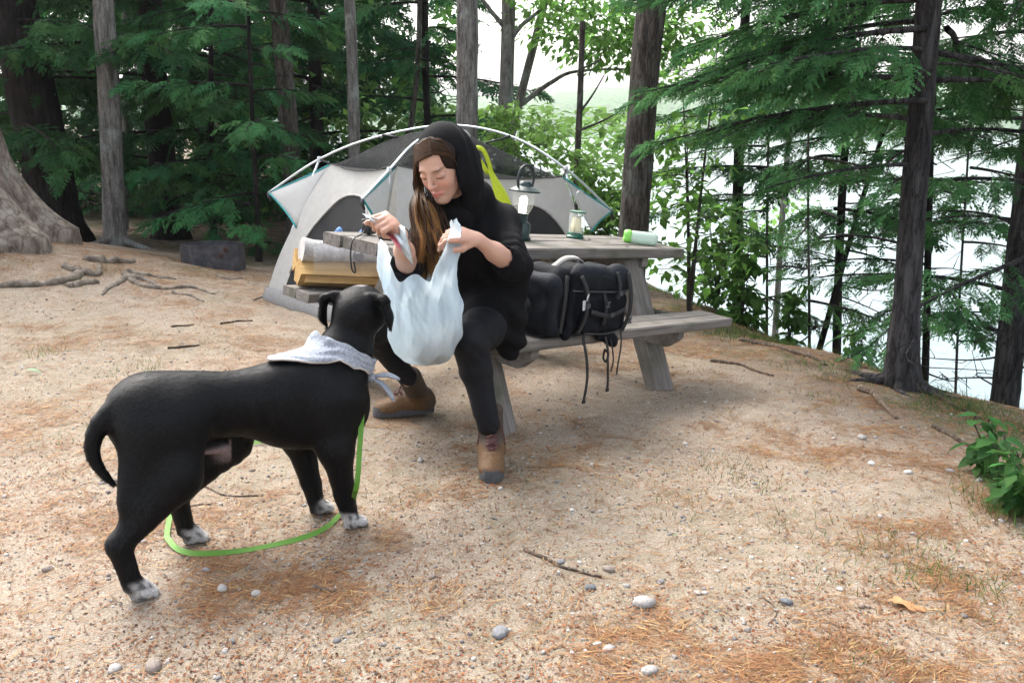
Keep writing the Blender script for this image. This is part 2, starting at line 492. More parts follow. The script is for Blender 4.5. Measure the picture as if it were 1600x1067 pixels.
hb = MB(); nxh = 260; xs = np.linspace(-260, 620, nxh)
rows = []
for k, (yy, zz) in enumerate(((430, -6), (436, .2), (455, .62), (500, 1.0), (620, .9))):
    hh = 16 + 12 * fbm(xs, xs * 0 + 3, .006, 3) + 3.4 * fbm(xs, xs * 0 + k, .09, 3)
    rows.append(np.stack([xs, np.full(nxh, yy) + 8 * fbm(xs, xs * 0 + 50 + k, .02, 2), LAKE_Z - 2 if k == 0 else LAKE_Z + zz * hh * np.ones(nxh)], 1) if k else
                np.stack([xs, np.full(nxh, yy), np.full(nxh, LAKE_Z - 2)], 1))
hv = np.concatenate(rows); fi = (np.arange(4)[:, None] * nxh + np.arange(nxh - 1)[None]).ravel()
hills = link('hills', raw_mesh('hills', hv, np.stack([fi, fi + 1, fi + nxh + 1, fi + nxh], 1)),
             mat('far_woods', (.06, .115, .045), .95, noise_amt=.7, noise_scale=.16, bump=1.0, bump_scale=.3))
tag(hills, kind='structure')
# ------------------------------------------------------------------ foliage
def leaf_mat(name, trans=.35, spec=.3, rough=.55):
    m = mat(name, rough=rough, spec=spec, attr=True, trans=trans, noise_amt=.18, noise_scale=6)
    return m
M_NEEDLE = leaf_mat('hemlock_needles', .35, .08, .8)
M_LEAF = leaf_mat('broad_leaves', .66, .15, .55)
M_BARK_DARK = bark_mat('hemlock_bark', (.009, .0075, .0075), (.036, .030, .029), 20)
M_BARK_RIM = bark_mat('rim_bark', (.020, .019, .020), (.085, .08, .082), 20)
M_BARK_GREY = bark_mat('grey_bark', (.085, .078, .072), (.29, .275, .26), 26, .9, (.28, .295, .275), .06)
M_BARK_BROWN = bark_mat('brown_bark', (.032, .027, .024), (.13, .113, .10), 24, 1.0, (.13, .135, .12))
M_BARK_BIG = bark_mat('plated_bark', (.085, .066, .054), (.29, .245, .205), 11, 1.0, (.27, .25, .22), .09, .26, .5)

def spray_template(fine, seed):
    """flat hemlock spray, unit length along +X"""
    V_, F_ = [], []
    def twig(o, d, ln, wd, nseg):
        px = np.array([-d[1], d[0]])
        for i in range(nseg):
            a = o + d * ln * i / nseg; b = o + d * ln * (i + 1.25) / nseg
            w0 = wd * (1 - .55 * i / nseg)
            for sg in (-1, 1):
                k = len(V_)
                tip = a * .35 + b * .65 + px * sg * w0
                V_.extend([a, b, tip]); F_.append((k, k + 1, k + 2) if sg > 0 else (k, k + 2, k + 1))
    rs = np.random.default_rng(seed)
    nn = 9 if fine else 7
    twig(np.array([0., 0.]), np.array([1., 0.]), 1.0, .04 if fine else .05, 7 if fine else 4)
    for i in range(nn):
        for sg in (-1, 1):
            t = .04 + .88 * (i + .5 * (sg > 0)) / nn + rs.normal(0, .02)
            ln = (.40 * (1 - t) ** .8 + .05) * (.55 + .75 * rs.random()); an = sg * rad(44 - 12 * t + rs.normal(0, 9))
            twig(np.array([t, 0.]), np.array([cos(an), sin(an)]), ln, .040 if fine else .052, 4 if fine else 2)
    V_ = np.array(V_); z = -.22 * V_[:, 0] ** 2 - .5 * V_[:, 1] ** 2 + rs.normal(0, .012, len(V_))
    return np.concatenate([V_, z[:, None]], 1), np.array(F_)
SPRAY_F = [spray_template(True, i) for i in range(4)]; SPRAY_C = [spray_template(False, i) for i in range(4)]

def leaf_template(kind=0):
    if kind == 0:      # broad pointed leaf folded at the midrib, unit length
        xs = [0, .25, .55, .8, 1.0]; ws = [.02, .22, .27, .15, .0]
        V_ = []
        for x, w_ in zip(xs, ws): V_ += [(x, w_, .08 * w_ * 4 - .25 * x * x), (x, 0, -.25 * x * x), (x, -w_, .08 * w_ * 4 - .25 * x * x)]
        F_ = []
        for i in range(4):
            a = i * 3
            F_ += [(a, a + 1, a + 4), (a, a + 4, a + 3), (a + 1, a + 2, a + 5), (a + 1, a + 5, a + 4)]
        return np.array(V_), np.array(F_)
    V_ = [(0, 0, 0), (.5, .3, .06), (.5, -.3, .06), (1, 0, -.15), (.5, 0, -.05)]
    return np.array(V_, float), np.array([(0, 4, 1), (0, 2, 4), (1, 4, 3), (4, 2, 3)])
LEAF_F = leaf_template(0); LEAF_C = leaf_template(1)

def frames(fwd, up, roll=None):
    f = fwd / (np.linalg.norm(fwd, axis=1)[:, None] + 1e-9)
    s = np.cross(up, f); s /= np.linalg.norm(s, axis=1)[:, None] + 1e-9
    u = np.cross(f, s)
    if roll is not None:
        c, q = np.cos(roll)[:, None], np.sin(roll)[:, None]
        s, u = s * c + u * q, u * c - s * q
    return np.stack([f, s, u], 2)      # columns
def scatter(T, O, R, sc, col):
    """copies of a template as one vertex / face / colour set"""
    if isinstance(T, list):
        out = []; o_ = 0; k_ = len(T)
        for i in range(k_):
            v, f, c = scatter(T[i], O[i::k_], R[i::k_], sc[i::k_], col[i::k_]); out.append((v, f + o_, c)); o_ += len(v)
        return tuple(np.concatenate([q[j] for q in out]) for j in range(3))
    tv, tf = T; n = len(O); m = len(tv)
    V_ = O[:, None, :] + sc[:, None, None] * np.einsum('nij,mj->nmi', R, tv)
    F_ = tf[None] + (np.arange(n) * m)[:, None, None]
    return V_.reshape(-1, 3), F_.reshape(-1, 3), np.repeat(col, m, 0)

def green(n, rng, base, var=.35, yellow=.25):
    b = np.array(base)[None] * (1 + var * (rng.random((n, 1)) - .5) * 2)
    y = rng.random((n, 1)) ** 2 * yellow
    return b * (1 - y) + np.array([[.13, .24, .04]]) * y

def hemlock_branches(rng, spec, fine, base_col, spray=.34, dens=1.0):
    """spec: list of (origin, direction, length). returns limb MB, foliage arrays"""
    limbs = MB(); O, FW, SC = [], [], []
    for o, d, L in spec:
        o = np.array(o, float); d = np.array(d, float); d /= np.linalg.norm(d)
        n = 10; t = np.linspace(0, 1, n)
        side = np.cross(d, (0, 0, 1.)); side /= np.linalg.norm(side) + 1e-9
        sag = (.10 + .15 * rng.random()) * L
        pts = o + np.outer(t * L, d) + np.outer(-sag * t ** 2, (0, 0, 1.)) + np.outer(.06 * L * np.sin(t * 4 + rng.random() * 6), side)
        limbs.tube(pts, np.linspace(.006 + .008 * L, .003, n), 5, cap=False)
        k = max(4, int(dens * L * 15))
        for i in range(k):
            tt = .16 + .84 * (i + rng.random()) / k
            p = np.array([np.interp(tt, t, pts[:, j]) for j in range(3)])
            sg = 1 if (i % 2) else -1
            reach = (.35 + .9 * (1 - tt)) * L * .36 * (.6 + .6 * rng.random())
            fw = d * (.55 + .6 * tt) + side * sg * (1.0 - .55 * tt) + np.array((0, 0, -.10 - .35 * rng.random()))
            fw /= np.linalg.norm(fw)
            # side branchlet carrying two or three sprays
            m = max(1, int(reach / (spray * .55)))
            if m > 1: limbs.tube([p, p + fw * reach * .5 + (0, 0, -.01), p + fw * reach + (0, 0, -.05 * reach)], [.004, .003, .002], 3, cap=False)
            for q in range(m):
                base = p + fw * reach * q / m + rng.normal(0, .012, 3)
                f2 = fw + side * rng.normal(0, .28) + d * rng.normal(0, .25) + np.array((0, 0, rng.normal(-.16, .16)))
                O.append(base); FW.append(f2); SC.append(spray * (.7 + .6 * rng.random()) * (1.05 - .3 * tt))
        O.append(pts[-2]); FW.append(d + np.array((0, 0, -.3))); SC.append(spray)
    O = np.array(O); FW = np.array(FW); SC = np.array(SC)
    R = frames(FW, np.tile([0, 0, 1.], (len(O), 1)), rng.normal(0, .45, len(O)))
    c = green(len(O), rng, base_col)
    return limbs, scatter(SPRAY_F if fine else SPRAY_C, O, R, SC, c)

def trunk_pts(base, top, zmax, rng, wob=.03):
    base = np.array(base); top = np.array(top)
    d = (top - base) / (top[2] - base[2])
    z = np.linspace(-.25, zmax - base[2], 18)
    p = base + np.outer(z, d)
    p[:, 0] += wob * np.sin(z * 1.3 + rng.random() * 6); p[:, 1] += wob * np.sin(z * 1.1 + rng.random() * 6)
    return p, z
def trunk_into(mb, base, top, zmax, r0, r1, rng, flare=1.5, wob=.02, n=14, dec=.16):
    p, z = trunk_pts(base, top, zmax, rng, wob)
    # refine near ground for the flare
    zz = np.concatenate([np.linspace(-.25, .5, 9), np.linspace(.6, z[-1], 22)])
    q = np.stack([np.interp(zz, z, p[:, j]) for j in range(3)], 1)
    r = np.interp(zz, [0, z[-1]], [r0, r1]) * (1 + (flare - 1) * np.exp(-np.clip(zz, 0, 9) / dec))
    r = r * (1 + .05 * (rng.random(len(r)) - .5))
    mb.tube(q, r, n, jit=.09, rng=rng)
    return q

def crown_leaves(rng, centers, radii, n, size, base_col, T=LEAF_C, droop=.3, yellow=.3):
    O, FW = [], []
    k = rng.integers(0, len(centers), n)
    c = np.array(centers)[k]; r = np.array(radii)[k]
    d = rng.normal(size=(n, 3)); d /= np.linalg.norm(d, axis=1)[:, None]
    O = c + d * (r[:, None] * (rng.random((n, 1)) ** .45)) * np.array([1, 1, .6])
    FW = d * np.array([1, 1, .3]) + rng.normal(0, .5, (n, 3)) + np.array([0, 0, -droop])
    R = frames(FW, np.tile([0, 0, 1.], (n, 1)) + rng.normal(0, .3, (n, 3)), None)
    return scatter(T, O, R, size * (.6 + .8 * rng.random(n)), green(n, rng, base_col, .4, yellow))

HEML = (.028, .090, .033)      # dark blue green
HEML_R = (.052, .150, .055)
BEECH = (.13, .27, .06)
def finish_tree(name, label, limbs, fol, bark, leafm, group=None, cat='tree'):
    root = empty(name)
    tag(root, label, cat, group)
    return root

def make_tree(name, label, base, top, r0, bark, zmax=6.0, hem=None, leaves=None, seed=1, flare=1.5, r1=None, extra=None, wob=.02, group=None, roots=0, dec=.16):
    """hem: list of branch specs relative to trunk: (z, azimuth deg, length); leaves: (centers, radii, n, size, colour)"""
    rng = np.random.default_rng(seed)
    base = np.array(base, float); top = np.array(top, float)
    root = empty(name, base); tag(root, label, 'tree', group)
    mb = MB()
    q = trunk_into(mb, (0, 0, 0), top - base, zmax - base[2], r0, r1 or r0 * .6, rng, flare, wob, dec=dec)
    fol = []
    if hem:
        specs = []
        for z, az, L in hem['b']:
            o = np.array([np.interp(z - base[2], q[:, 2], q[:, j]) for j in range(3)])
            el = hem.get('el', .05) + rng.normal(0, .08)
            specs.append((o, (sin(rad(az)) * cos(el), cos(rad(az)) * cos(el), sin(el)), L))
        lm, f = hemlock_branches(rng, specs, hem.get('fine', False), hem.get('col', HEML), hem.get('spray', .4), hem.get('dens', 1.0))
        for V_, i in ((np.concatenate(lm.V), 0),):
            mb.add(V_, lm.F)
        fol.append((f, M_NEEDLE))
        for i in range(hem.get('dead', 7)):          # bare dead twigs on the lower trunk
            z = rng.uniform(.1, hem.get('deadz', 2.6)); o = np.array([np.interp(z, q[:, 2], q[:, j]) for j in range(3)]); a = rng.random() * 6.28; L_ = rng.uniform(.35, .95) * (1 + r0 * 2)
            pts = [o + np.array([cos(a + .3 * sin(t * 4 + i)) * L_ * t, sin(a + .3 * sin(t * 4 + i)) * L_ * t, -.12 * L_ * t + .10 * L_ * sin(t * 3 + i)]) for t in np.linspace(0, 1, 8)]
            mb.tube(pts, np.linspace(.009, .002, 8), 5, cap=False)
            for t_ in (3, 5, 6): e = np.array(pts[t_]); mb.tube([e, e + rng.normal(0, .08, 3), e + rng.normal(0, .16, 3) * (1, 1, .5)], [.004, .003, .0012], 4, cap=False)
    for ex in (extra or []):          # limbs: list of (points rel. world, r0, r1)
        pts = crv(np.array(ex[0]) - base, 14)
        mb.tube(pts, np.linspace(ex[1], ex[2], 14), 7, cap=False, jit=.1, rng=rng)
    for i in range(roots):
        a = 6.28 * i / roots + rng.normal(0, .25); L_ = r0 * rng.uniform(2.6, 5.5); pts = []
        for t in np.linspace(0, 1, 9):
            x = (r0 * .5 + L_ * t) * cos(a + .25 * sin(t * 3 + i)); y = (r0 * .5 + L_ * t) * sin(a + .25 * sin(t * 3 + i)); pts.append((x, y, hz(base[0] + x, base[1] + y) - base[2] + r0 * (.75 * (1 - t) ** 2.5 + .12 - .28 * t)))
        rm_ = MB(); rm_.tube(pts, np.linspace(r0 * .46, r0 * .1, 9), 8, jit=.15, rng=rng); rm_.build('root', bark, root)
    mb.build('trunk', bark, root)
    if leaves:
        for (cs, rs, n, size, colr) in leaves:
            f = crown_leaves(rng, np.array(cs) - base, rs, n, size, colr)
            fol.append((f, M_LEAF))
            lm = MB()
    for (V_, F_, C_), m_ in fol:
        link('crown', raw_mesh('crown', V_, F_, C_, smooth=False), m_, root)
    return root
# ------------------------------------------------------------------ trees
def tree2(name, label, a, b, D, wpx, bark, **k):
    A = P(a[0], a[1], D); B = P(b[0], b[1], D + k.pop('dD', 0))
    d = (A - B) / (A[2] - B[2])
    base = B - d * (B[2])
    for _ in range(3):
        base = B + d * (hz(base[0], base[1]) - B[2])
    r = wpx / 2 * D / 1400 * 1.02
    return make_tree(name, label, base, A, r, bark, **k)
def ring(rng, z0, z1, n, L0, L1, az0=0, az1=360):
    z = np.linspace(z0, z1, n) + rng.normal(0, .05, n)
    return [(float(z[i]), float(az0 + (az1 - az0) * ((i * .381966 + rng.random() * .12) % 1)), float(L0 + (L1 - L0) * rng.random())) for i in range(n)]
rt = np.random.default_rng(21)

tree2('hemlock_tree', 'dark leaning hemlock trunk just behind the thick flared tree', (20, 0), (95, 400), 10.0, 72, M_BARK_DARK,
      hem=dict(b=ring(rt, .9, 4.6, 17, 1.5, 2.4), spray=.34), seed=3, r1=.2)
tree2('grey_tree', 'straight pale grey trunk left of the fire ring', (160, 0), (183, 400), 9.3, 32, M_BARK_GREY, seed=4, roots=4, r1=.09, flare=1.25,
      leaves=[([(-4.6, 9.6, 5.2), (-3.9, 9.0, 5.8)], [.9, 1.0], 500, .1, BEECH)])
tree2('birch_tree', 'thin pale birch half hidden behind straight grey trunk', (192, 0), (199, 400), 12.0, 11, M_BARK_GREY, seed=5, flare=1.1,
      leaves=[([(-5.2, 12, 5.2)], [1.0], 300, .1, BEECH)])
tree2('hemlock_tree', 'dark hemlock with drooping green boughs behind the fire ring', (233, 0), (266, 370), 11.0, 42, M_BARK_DARK,
      hem=dict(b=ring(rt, .5, 4.6, 24, 1.5, 2.6), spray=.34), seed=6)
tree2('hemlock_tree', 'hemlock sapling with low fans of foliage above the fire ring', (330, 150), (338, 400), 10.2, 9, M_BARK_DARK, zmax=3.4,
      hem=dict(b=ring(rt, .15, 3.3, 22, .8, 1.5), spray=.3, col=(.026, .11, .042)), seed=7)
tree2('hemlock_tree', 'small leafy hemlock close to the left corner of the tent', (395, 170), (402, 400), 9.0, 8, M_BARK_DARK, zmax=2.7,
      hem=dict(b=ring(rt, .1, 2.6, 20, .6, 1.2), spray=.27, col=(.03, .12, .045)), seed=8)
tree2('maple_tree', 'brown trunk rising behind the left tip of the tent', (432, 0), (458, 300), 9.4, 29, M_BARK_BROWN, seed=9, r1=.07,
      leaves=[([(-2.6, 9.6, 5.4), (-2.2, 9.9, 4.9)], [.9, .8], 400, .1, BEECH)])
tree2('birch_tree', 'slim pale lichened trunk behind the left half of the tent', (546, 0), (551, 240), 9.6, 19, M_BARK_GREY, seed=10,
      leaves=[([(-1.8, 9.6, 5.0)], [.9], 300, .1, BEECH)])
tree2('hemlock_tree', 'hemlock filling the gap between brown trunk and slim pale trunk', (492, 0), (496, 300), 12.6, 22, M_BARK_DARK,
      hem=dict(b=ring(rt, .5, 4.9, 24, 1.4, 2.5), spray=.34, col=(.022, .09, .036)), seed=11)
tree2('hemlock_tree', 'thin dark hemlock with bare lower limbs left of the broad grey trunk', (666, 0), (668, 180), 11.5, 12, M_BARK_DARK,
      hem=dict(b=ring(rt, 1.1, 4.4, 17, 1.0, 1.9), spray=.34, col=(.024, .095, .036)), seed=12)
tree2('bent_tree', 'thin bent trunk just left of the thin dark hemlock', (650, 0), (636, 190), 11.0, 9, M_BARK_BROWN, seed=13, wob=.07,
      leaves=[([(-1.2, 11, 4.6)], [.8], 200, .1, BEECH)])
tree2('grey_tree', 'broad grey trunk standing behind the top of the tent', (727, 0), (728, 200), 9.0, 34, M_BARK_GREY, seed=14, r1=.09,
      leaves=[([(-.6, 9, 5.2), (.2, 8.6, 5.6)], [.9, .9], 500, .1, BEECH)])
tree2('forked_tree', 'forked grey trunk right of the broad grey trunk', (792, 0), (790, 185), 10.2, 24, M_BARK_GREY, seed=15,
      extra=[([P(793, 70, 10.2), P(815, 40, 10.2), P(850, 10, 10.3), P(880, -40, 10.4)], .03, .015),
             ([P(786, 40, 10.2), P(765, 15, 10.2), P(740, -20, 10.2)], .03, .018)],
      leaves=[([P(860, 20, 10.3), P(920, 40, 9.8), P(890, -20, 10)], [.55, .6, .7], 800, .1, BEECH)])
tree2('leaning_tree', 'slender trunk leaning right towards the bright sky gap', (850, 0), (806, 190), 11.0, 14, M_BARK_GREY, seed=16,
      extra=[([P(812, 165, 11), P(860, 130, 11), P(900, 112, 10.8), P(990, 108, 10.6)], .035, .01)],
      leaves=[([P(940, 60, 10.6), P(1000, 70, 10.4), P(970, 10, 10.5), P(1060, 40, 10.2)], [.75, .6, .8, .65], 1700, .1, BEECH)])
tree2('bare_tree', 'thin broken dead trunk with bare side twigs behind the lantern', (906, 55), (900, 300), 8.6, 11, M_BARK_BROWN, zmax=2.12, seed=17, flare=1.1, r1=.026,
      extra=[([P(903, 180, 8.6), P(925, 150, 8.6), P(944, 118, 8.6)], .014, .005), ([P(902, 205, 8.6), P(940, 190, 8.5), P(972, 172, 8.5)], .014, .004),
             ([P(905, 110, 8.6), P(935, 95, 8.7), P(940, 85, 8.7)], .01, .004)])
tree2('pine_tree', 'straight ridged brown trunk right of the tent behind the picnic table', (1022, 0), (990, 362), 6.7, 45, M_BARK_BROWN, seed=18, r1=.09, flare=1.3, roots=4,
      leaves=[([(1.7, 7.2, 4.4), (1.2, 6.6, 4.8)], [.8, .8], 400, .09, BEECH)])
tree2('hemlock_tree', 'slim hemlock on the bank between pine trunk and large right trunk', (1164, 0), (1152, 480), 9.4, 17, M_BARK_DARK,
      hem=dict(b=ring(rt, .0, 4.2, 18, .6, 1.15), spray=.27, col=HEML_R, fine=False), seed=19)
tree2('faint_tree', 'faint thin trunk near the water beyond the slim hemlock', (1250, 0), (1212, 490), 13.0, 10, M_BARK_GREY, seed=20,
      leaves=[([P(1240, 60, 13), P(1215, 330, 13)], [.8, .6], 300, .1, BEECH)])
tree2('leaning_sapling', 'thin leaning sapling against the white water', (1345, 330), (1290, 512), 8.6, 10, M_BARK_DARK, zmax=1.7, seed=22,
      hem=dict(b=ring(rt, -.2, 1.5, 9, .5, .9), spray=.26, col=HEML_R, fine=True, dens=.8))
# the near hemlock at the rim and its long boughs
def bough(px0, py0, D0, px1, py1, D1):
    a = P(px0, py0, D0); b = P(px1, py1, D1); return a, b - a, float(np.linalg.norm(b - a))
tb = tree2('hemlock_tree', 'large dark hemlock trunk at the rim of the bank on the right', (1448, 0), (1412, 600), 4.85, 41, M_BARK_RIM, zmax=5.2, seed=23, flare=1.6, roots=6, dec=.22,
           hem=dict(b=[(1.02, 262, 0.89), (1.25, 300, 1.18), (1.45, 285, 1.41), (1.6, 245, 1.11), (1.75, 320, 1.41), (1.9, 270, 1.55), (2.1, 300, 1.48), (2.3, 255, 1.26), (2.5, 285, 1.63), (2.75, 310, 1.63),
                        (1.35, 275, 1.41), (1.7, 292, 1.55), (2.0, 250, 1.33), (2.2, 280, 1.70), (2.65, 262, 1.48), (1.55, 262, 1.26), (1.85, 305, 1.41), (2.4, 300, 1.63), (1.15, 60, 1.30), (1.45, 95, 1.50), (1.3, 30, 1.40), (1.6, 80, 1.70), (2.1, 50, 1.90), (2.55, 90, 1.90), (1.7, 40, 1.60), (1.95, 75, 1.80), (2.2, 110, 1.60), (2.4, 20, 1.70), (2.7, 65, 1.90), (3.0, 350, 1.48), (3.2, 270, 1.48), (3.3, 120, 1.80)],
                    fine=True, col=HEML_R, spray=.20, el=.06, dens=1.25, dead=10))
tree2('hemlock_tree', 'thick hemlock trunk lower on the bank at the right picture edge', (1606, 300), (1566, 640), 6.3, 43, M_BARK_RIM, zmax=4.5, seed=24, flare=1.3, roots=4,
      hem=dict(b=ring(rt, -.3, 3.4, 24, 1.0, 1.9), fine=True, col=HEML_R, spray=.22, dens=.85, dead=16))
tree2('hemlock_tree', 'thin hemlock stem close behind the large rim trunk', (1462, 150), (1444, 560), 7.4, 12, M_BARK_DARK, zmax=3.6, seed=25,
      hem=dict(b=ring(rt, -.4, 3.4, 15, .8, 1.4), col=HEML_R, spray=.3, dens=.8))
tree2('hemlock_tree', 'hemlock with feathery boughs over the water left of the rim trunk', (1330, -60), (1318, 300), 8.4, 14, M_BARK_DARK, zmax=4.2, seed=26,
      hem=dict(b=ring(rt, .3, 3.8, 22, 1.1, 2.0), col=HEML_R, spray=.28, dens=1.1))

for k_, (xa, xb, D_, n_, lab_) in enumerate(((1206, 1196, 8.3, 13, 'feathery young hemlock on the bank beyond the bench end'), (1268, 1262, 7.6, 12, 'young hemlock screening the water right of the bench'), (1515, 1500, 7.2, 12, 'young hemlock between rim trunk and thick bank trunk'))):
    tree2('hemlock_sapling', lab_, (xa, 180), (xb, 500), D_, 4.5, M_BARK_BROWN, zmax=1.9 - .1 * k_, seed=60 + k_, flare=1.1, hem=dict(b=ring(rt, -.5, 2.1, n_, .5, 1.0), fine=True, spray=.19, dens=1.0, dead=2, deadz=1, col=(.085, .21, .06)))
# saplings and shrubs: bunches of separate leaves on slim stems
def shrub(name, label, base, stems, n, size, col, seed, lean=(0, 0), leafT=LEAF_C, spread=.35, group=None, cat='shrub', low=.25, stemr=.008):
    rng = np.random.default_rng(seed)
    root = empty(name, base); tag(root, label, cat, group)
    mb = MB(); C_, R_ = [], []
    for h in stems:
        a = rng.random() * 6.28; k = spread * h * (.4 + .6 * rng.random())
        pts = crv([(0, 0, -.05), (.3 * k * cos(a), .3 * k * sin(a), h * .4), (k * cos(a) + lean[0] * h, k * sin(a) + lean[1] * h, h)], 9)
        pts += np.outer(np.linspace(0, 1, 9), rng.normal(0, .02, 3))
        mb.tube(pts, np.linspace(stemr * (.6 + .5 * h), .0025, 9), 5, cap=False)
        for t in np.linspace(low, 1, max(3, int(h * 6))):
            p = np.array([np.interp(t, np.linspace(0, 1, 9), pts[:, j]) for j in range(3)])
            d = rng.normal(0, 1, 3) * (1, 1, .25); d /= np.linalg.norm(d)
            e = p + d * h * .22 * (1.15 - .6 * t)
            mb.tube([p, (p + e) / 2 + (0, 0, .02), e], [.004, .003, .0015], 4, cap=False)
            C_ += [e, (p + e) / 2]; R_ += [.12 * h ** .5, .10 * h ** .5]
    mb.build('stem', M_BARK_BROWN, root)
    V_, F_, K_ = crown_leaves(rng, C_, R_, n, size, col, leafT)
    link('foliage', raw_mesh('foliage', V_, F_, K_, smooth=False), M_LEAF, root)
    return root
def gb(px, py, D):
    p = P(px, py, D); return (p[0], p[1], hz(p[0], p[1]))
shrub('sapling', 'slender two-stemmed sapling with fresh green leaves beside the pine trunk', gb(1078, 470, 7.0), [2.1, 1.9, 1.5], 620, .085, (.11, .24, .045), 31, spread=.12, cat='sapling', stemr=.014)
shrub('leafy_shrub', 'pale leafy bush behind the dark mesh top of the tent', gb(760, 300, 9.4), [1.6, 1.5, 1.4, 1.3, 1.2], 1500, .095, (.16, .28, .08), 32)
shrub('leafy_shrub', 'bright bush between tent peak and dead trunk', gb(850, 300, 9.0), [1.6, 1.3, 1.5, 1.1, 1.0], 1500, .09, (.16, .29, .07), 33)
shrub('leafy_shrub', 'bright bush right of the dead trunk above the tent tip', gb(945, 330, 8.2), [1.4, 1.2, 1.1, .9, .8], 1500, .085, (.15, .28, .065), 34)
shrub('leafy_shrub', 'green bush in the gap under the table end at the bank', gb(1120, 470, 7.6), [1.0, .9, .8, .7], 560, .085, (.075, .17, .045), 35)
shrub('leafy_shrub', 'large-leaved low plants on the rim behind the bench end', gb(1160, 478, 7.1), [.62, .55, .5, .45, .4], 330, .1, (.08, .19, .04), 36, leafT=LEAF_F)
shrub('leafy_shrub', 'low green sprigs on the bank right of the bench end', gb(1235, 500, 7.3), [.45, .4, .35, .5], 260, .075, (.08, .18, .045), 37, leafT=LEAF_F)
shrub('leafy_shrub', 'small sprigs along the rim left of the large rim trunk', gb(1345, 548, 6.1), [.3, .26, .22, .25], 200, .06, (.07, .15, .04), 38, leafT=LEAF_F)
shrub('leafy_shrub', 'feathery pale bush low at the forest edge behind the tent', gb(620, 320, 10.4), [1.7, 1.5, 1.3, 1.2], 800, .09, (.12, .23, .06), 39)
b_ = G(1555, 745)
shrub('leafy_plant', 'bright broad-leaved plant at the right picture edge below the bank trunk', (b_[0], b_[1], hz(b_[0], b_[1])), [.2, .17, .22, .16, .15], 90, .07, (.05, .15, .045), 40, leafT=LEAF_F, cat='plant', spread=.55, low=.4, stemr=.005)
b_ = G(1596, 800)
shrub('leafy_plant', 'dense grassy green clump at the lower right picture edge', (b_[0], b_[1], hz(b_[0], b_[1])), [.2, .2, .18, .16, .2, .15], 420, .055, (.04, .12, .035), 41, leafT=LEAF_C, cat='plant', spread=.8, low=.2, stemr=.004)

# the wood beyond, one mass nobody could count
rf = np.random.default_rng(77)
def mass(n, gen, T, sc, col, yellow=.2):
    O = gen(n); n = len(O)
    FW = rf.normal(0, 1, (n, 3)) * (1, 1, .35) + (0, 0, -.2)
    R = frames(FW, np.tile([0, 0, 1.], (n, 1)) + rf.normal(0, .25, (n, 3)))
    return scatter(T, O, R, sc * (.6 + .8 * rf.random(n)), green(n, rf, col, .45, yellow))
def gen_left(n):
    px = rf.uniform(-250, 700, n); py = rf.uniform(-160, 400, n); D = rf.uniform(13.5, 22, n)
    keep = rf.random(n) < np.clip(1.15 - np.clip((px - 430) / 330, 0, 1) * .75 * (py < 200), 0, 1)
    keep &= fbm(px / 100, py / 100, 1.1, 3) > .30
    O = np.array([P(a, b, d) for a, b, d in zip(px[keep], py[keep], D[keep])])
    return O[O[:, 2] > -.3]
def gen_mid(n):
    px = rf.uniform(560, 1010, n); py = rf.uniform(120, 345, n); D = rf.uniform(12, 17, n)
    keep = (py > 150 + 70 * fbm(px / 60, px * 0, 1, 3)) & (fbm(px / 50, py / 50, 1.0, 3) > .4)
    return np.array([P(a, b, d) for a, b, d in zip(px[keep], py[keep], D[keep])])
def gen_leftmid(n):
    px = rf.uniform(250, 720, n); py = rf.uniform(-60, 330, n); D = rf.uniform(12.5, 16, n)
    keep = fbm(px / 70 + 9, py / 70, 1.0, 3) > .5
    return np.array([P(a, b, d) for a, b, d in zip(px[keep], py[keep], D[keep])])
parts = [mass(7000, gen_left, SPRAY_C, .6, (.034, .105, .042)), mass(4200, gen_left, LEAF_C, .24, (.05, .14, .045), .4), mass(4200, gen_leftmid, LEAF_C, .2, (.13, .28, .07), .4), mass(5200, gen_mid, LEAF_C, .17, (.15, .27, .075), .4)]
Vs, Fs, Cs, o_ = [], [], [], 0
for v_, f_, c_ in parts:
    Vs.append(v_); Fs.append(f_ + o_); Cs.append(c_); o_ += len(v_)
fm = link('forest', raw_mesh('forest', np.concatenate(Vs), np.concatenate(Fs), np.concatenate(Cs), smooth=False), M_NEEDLE)
tag(fm, 'dense wood of hemlock and young leaves closing off the clearing', 'forest', kind='stuff')
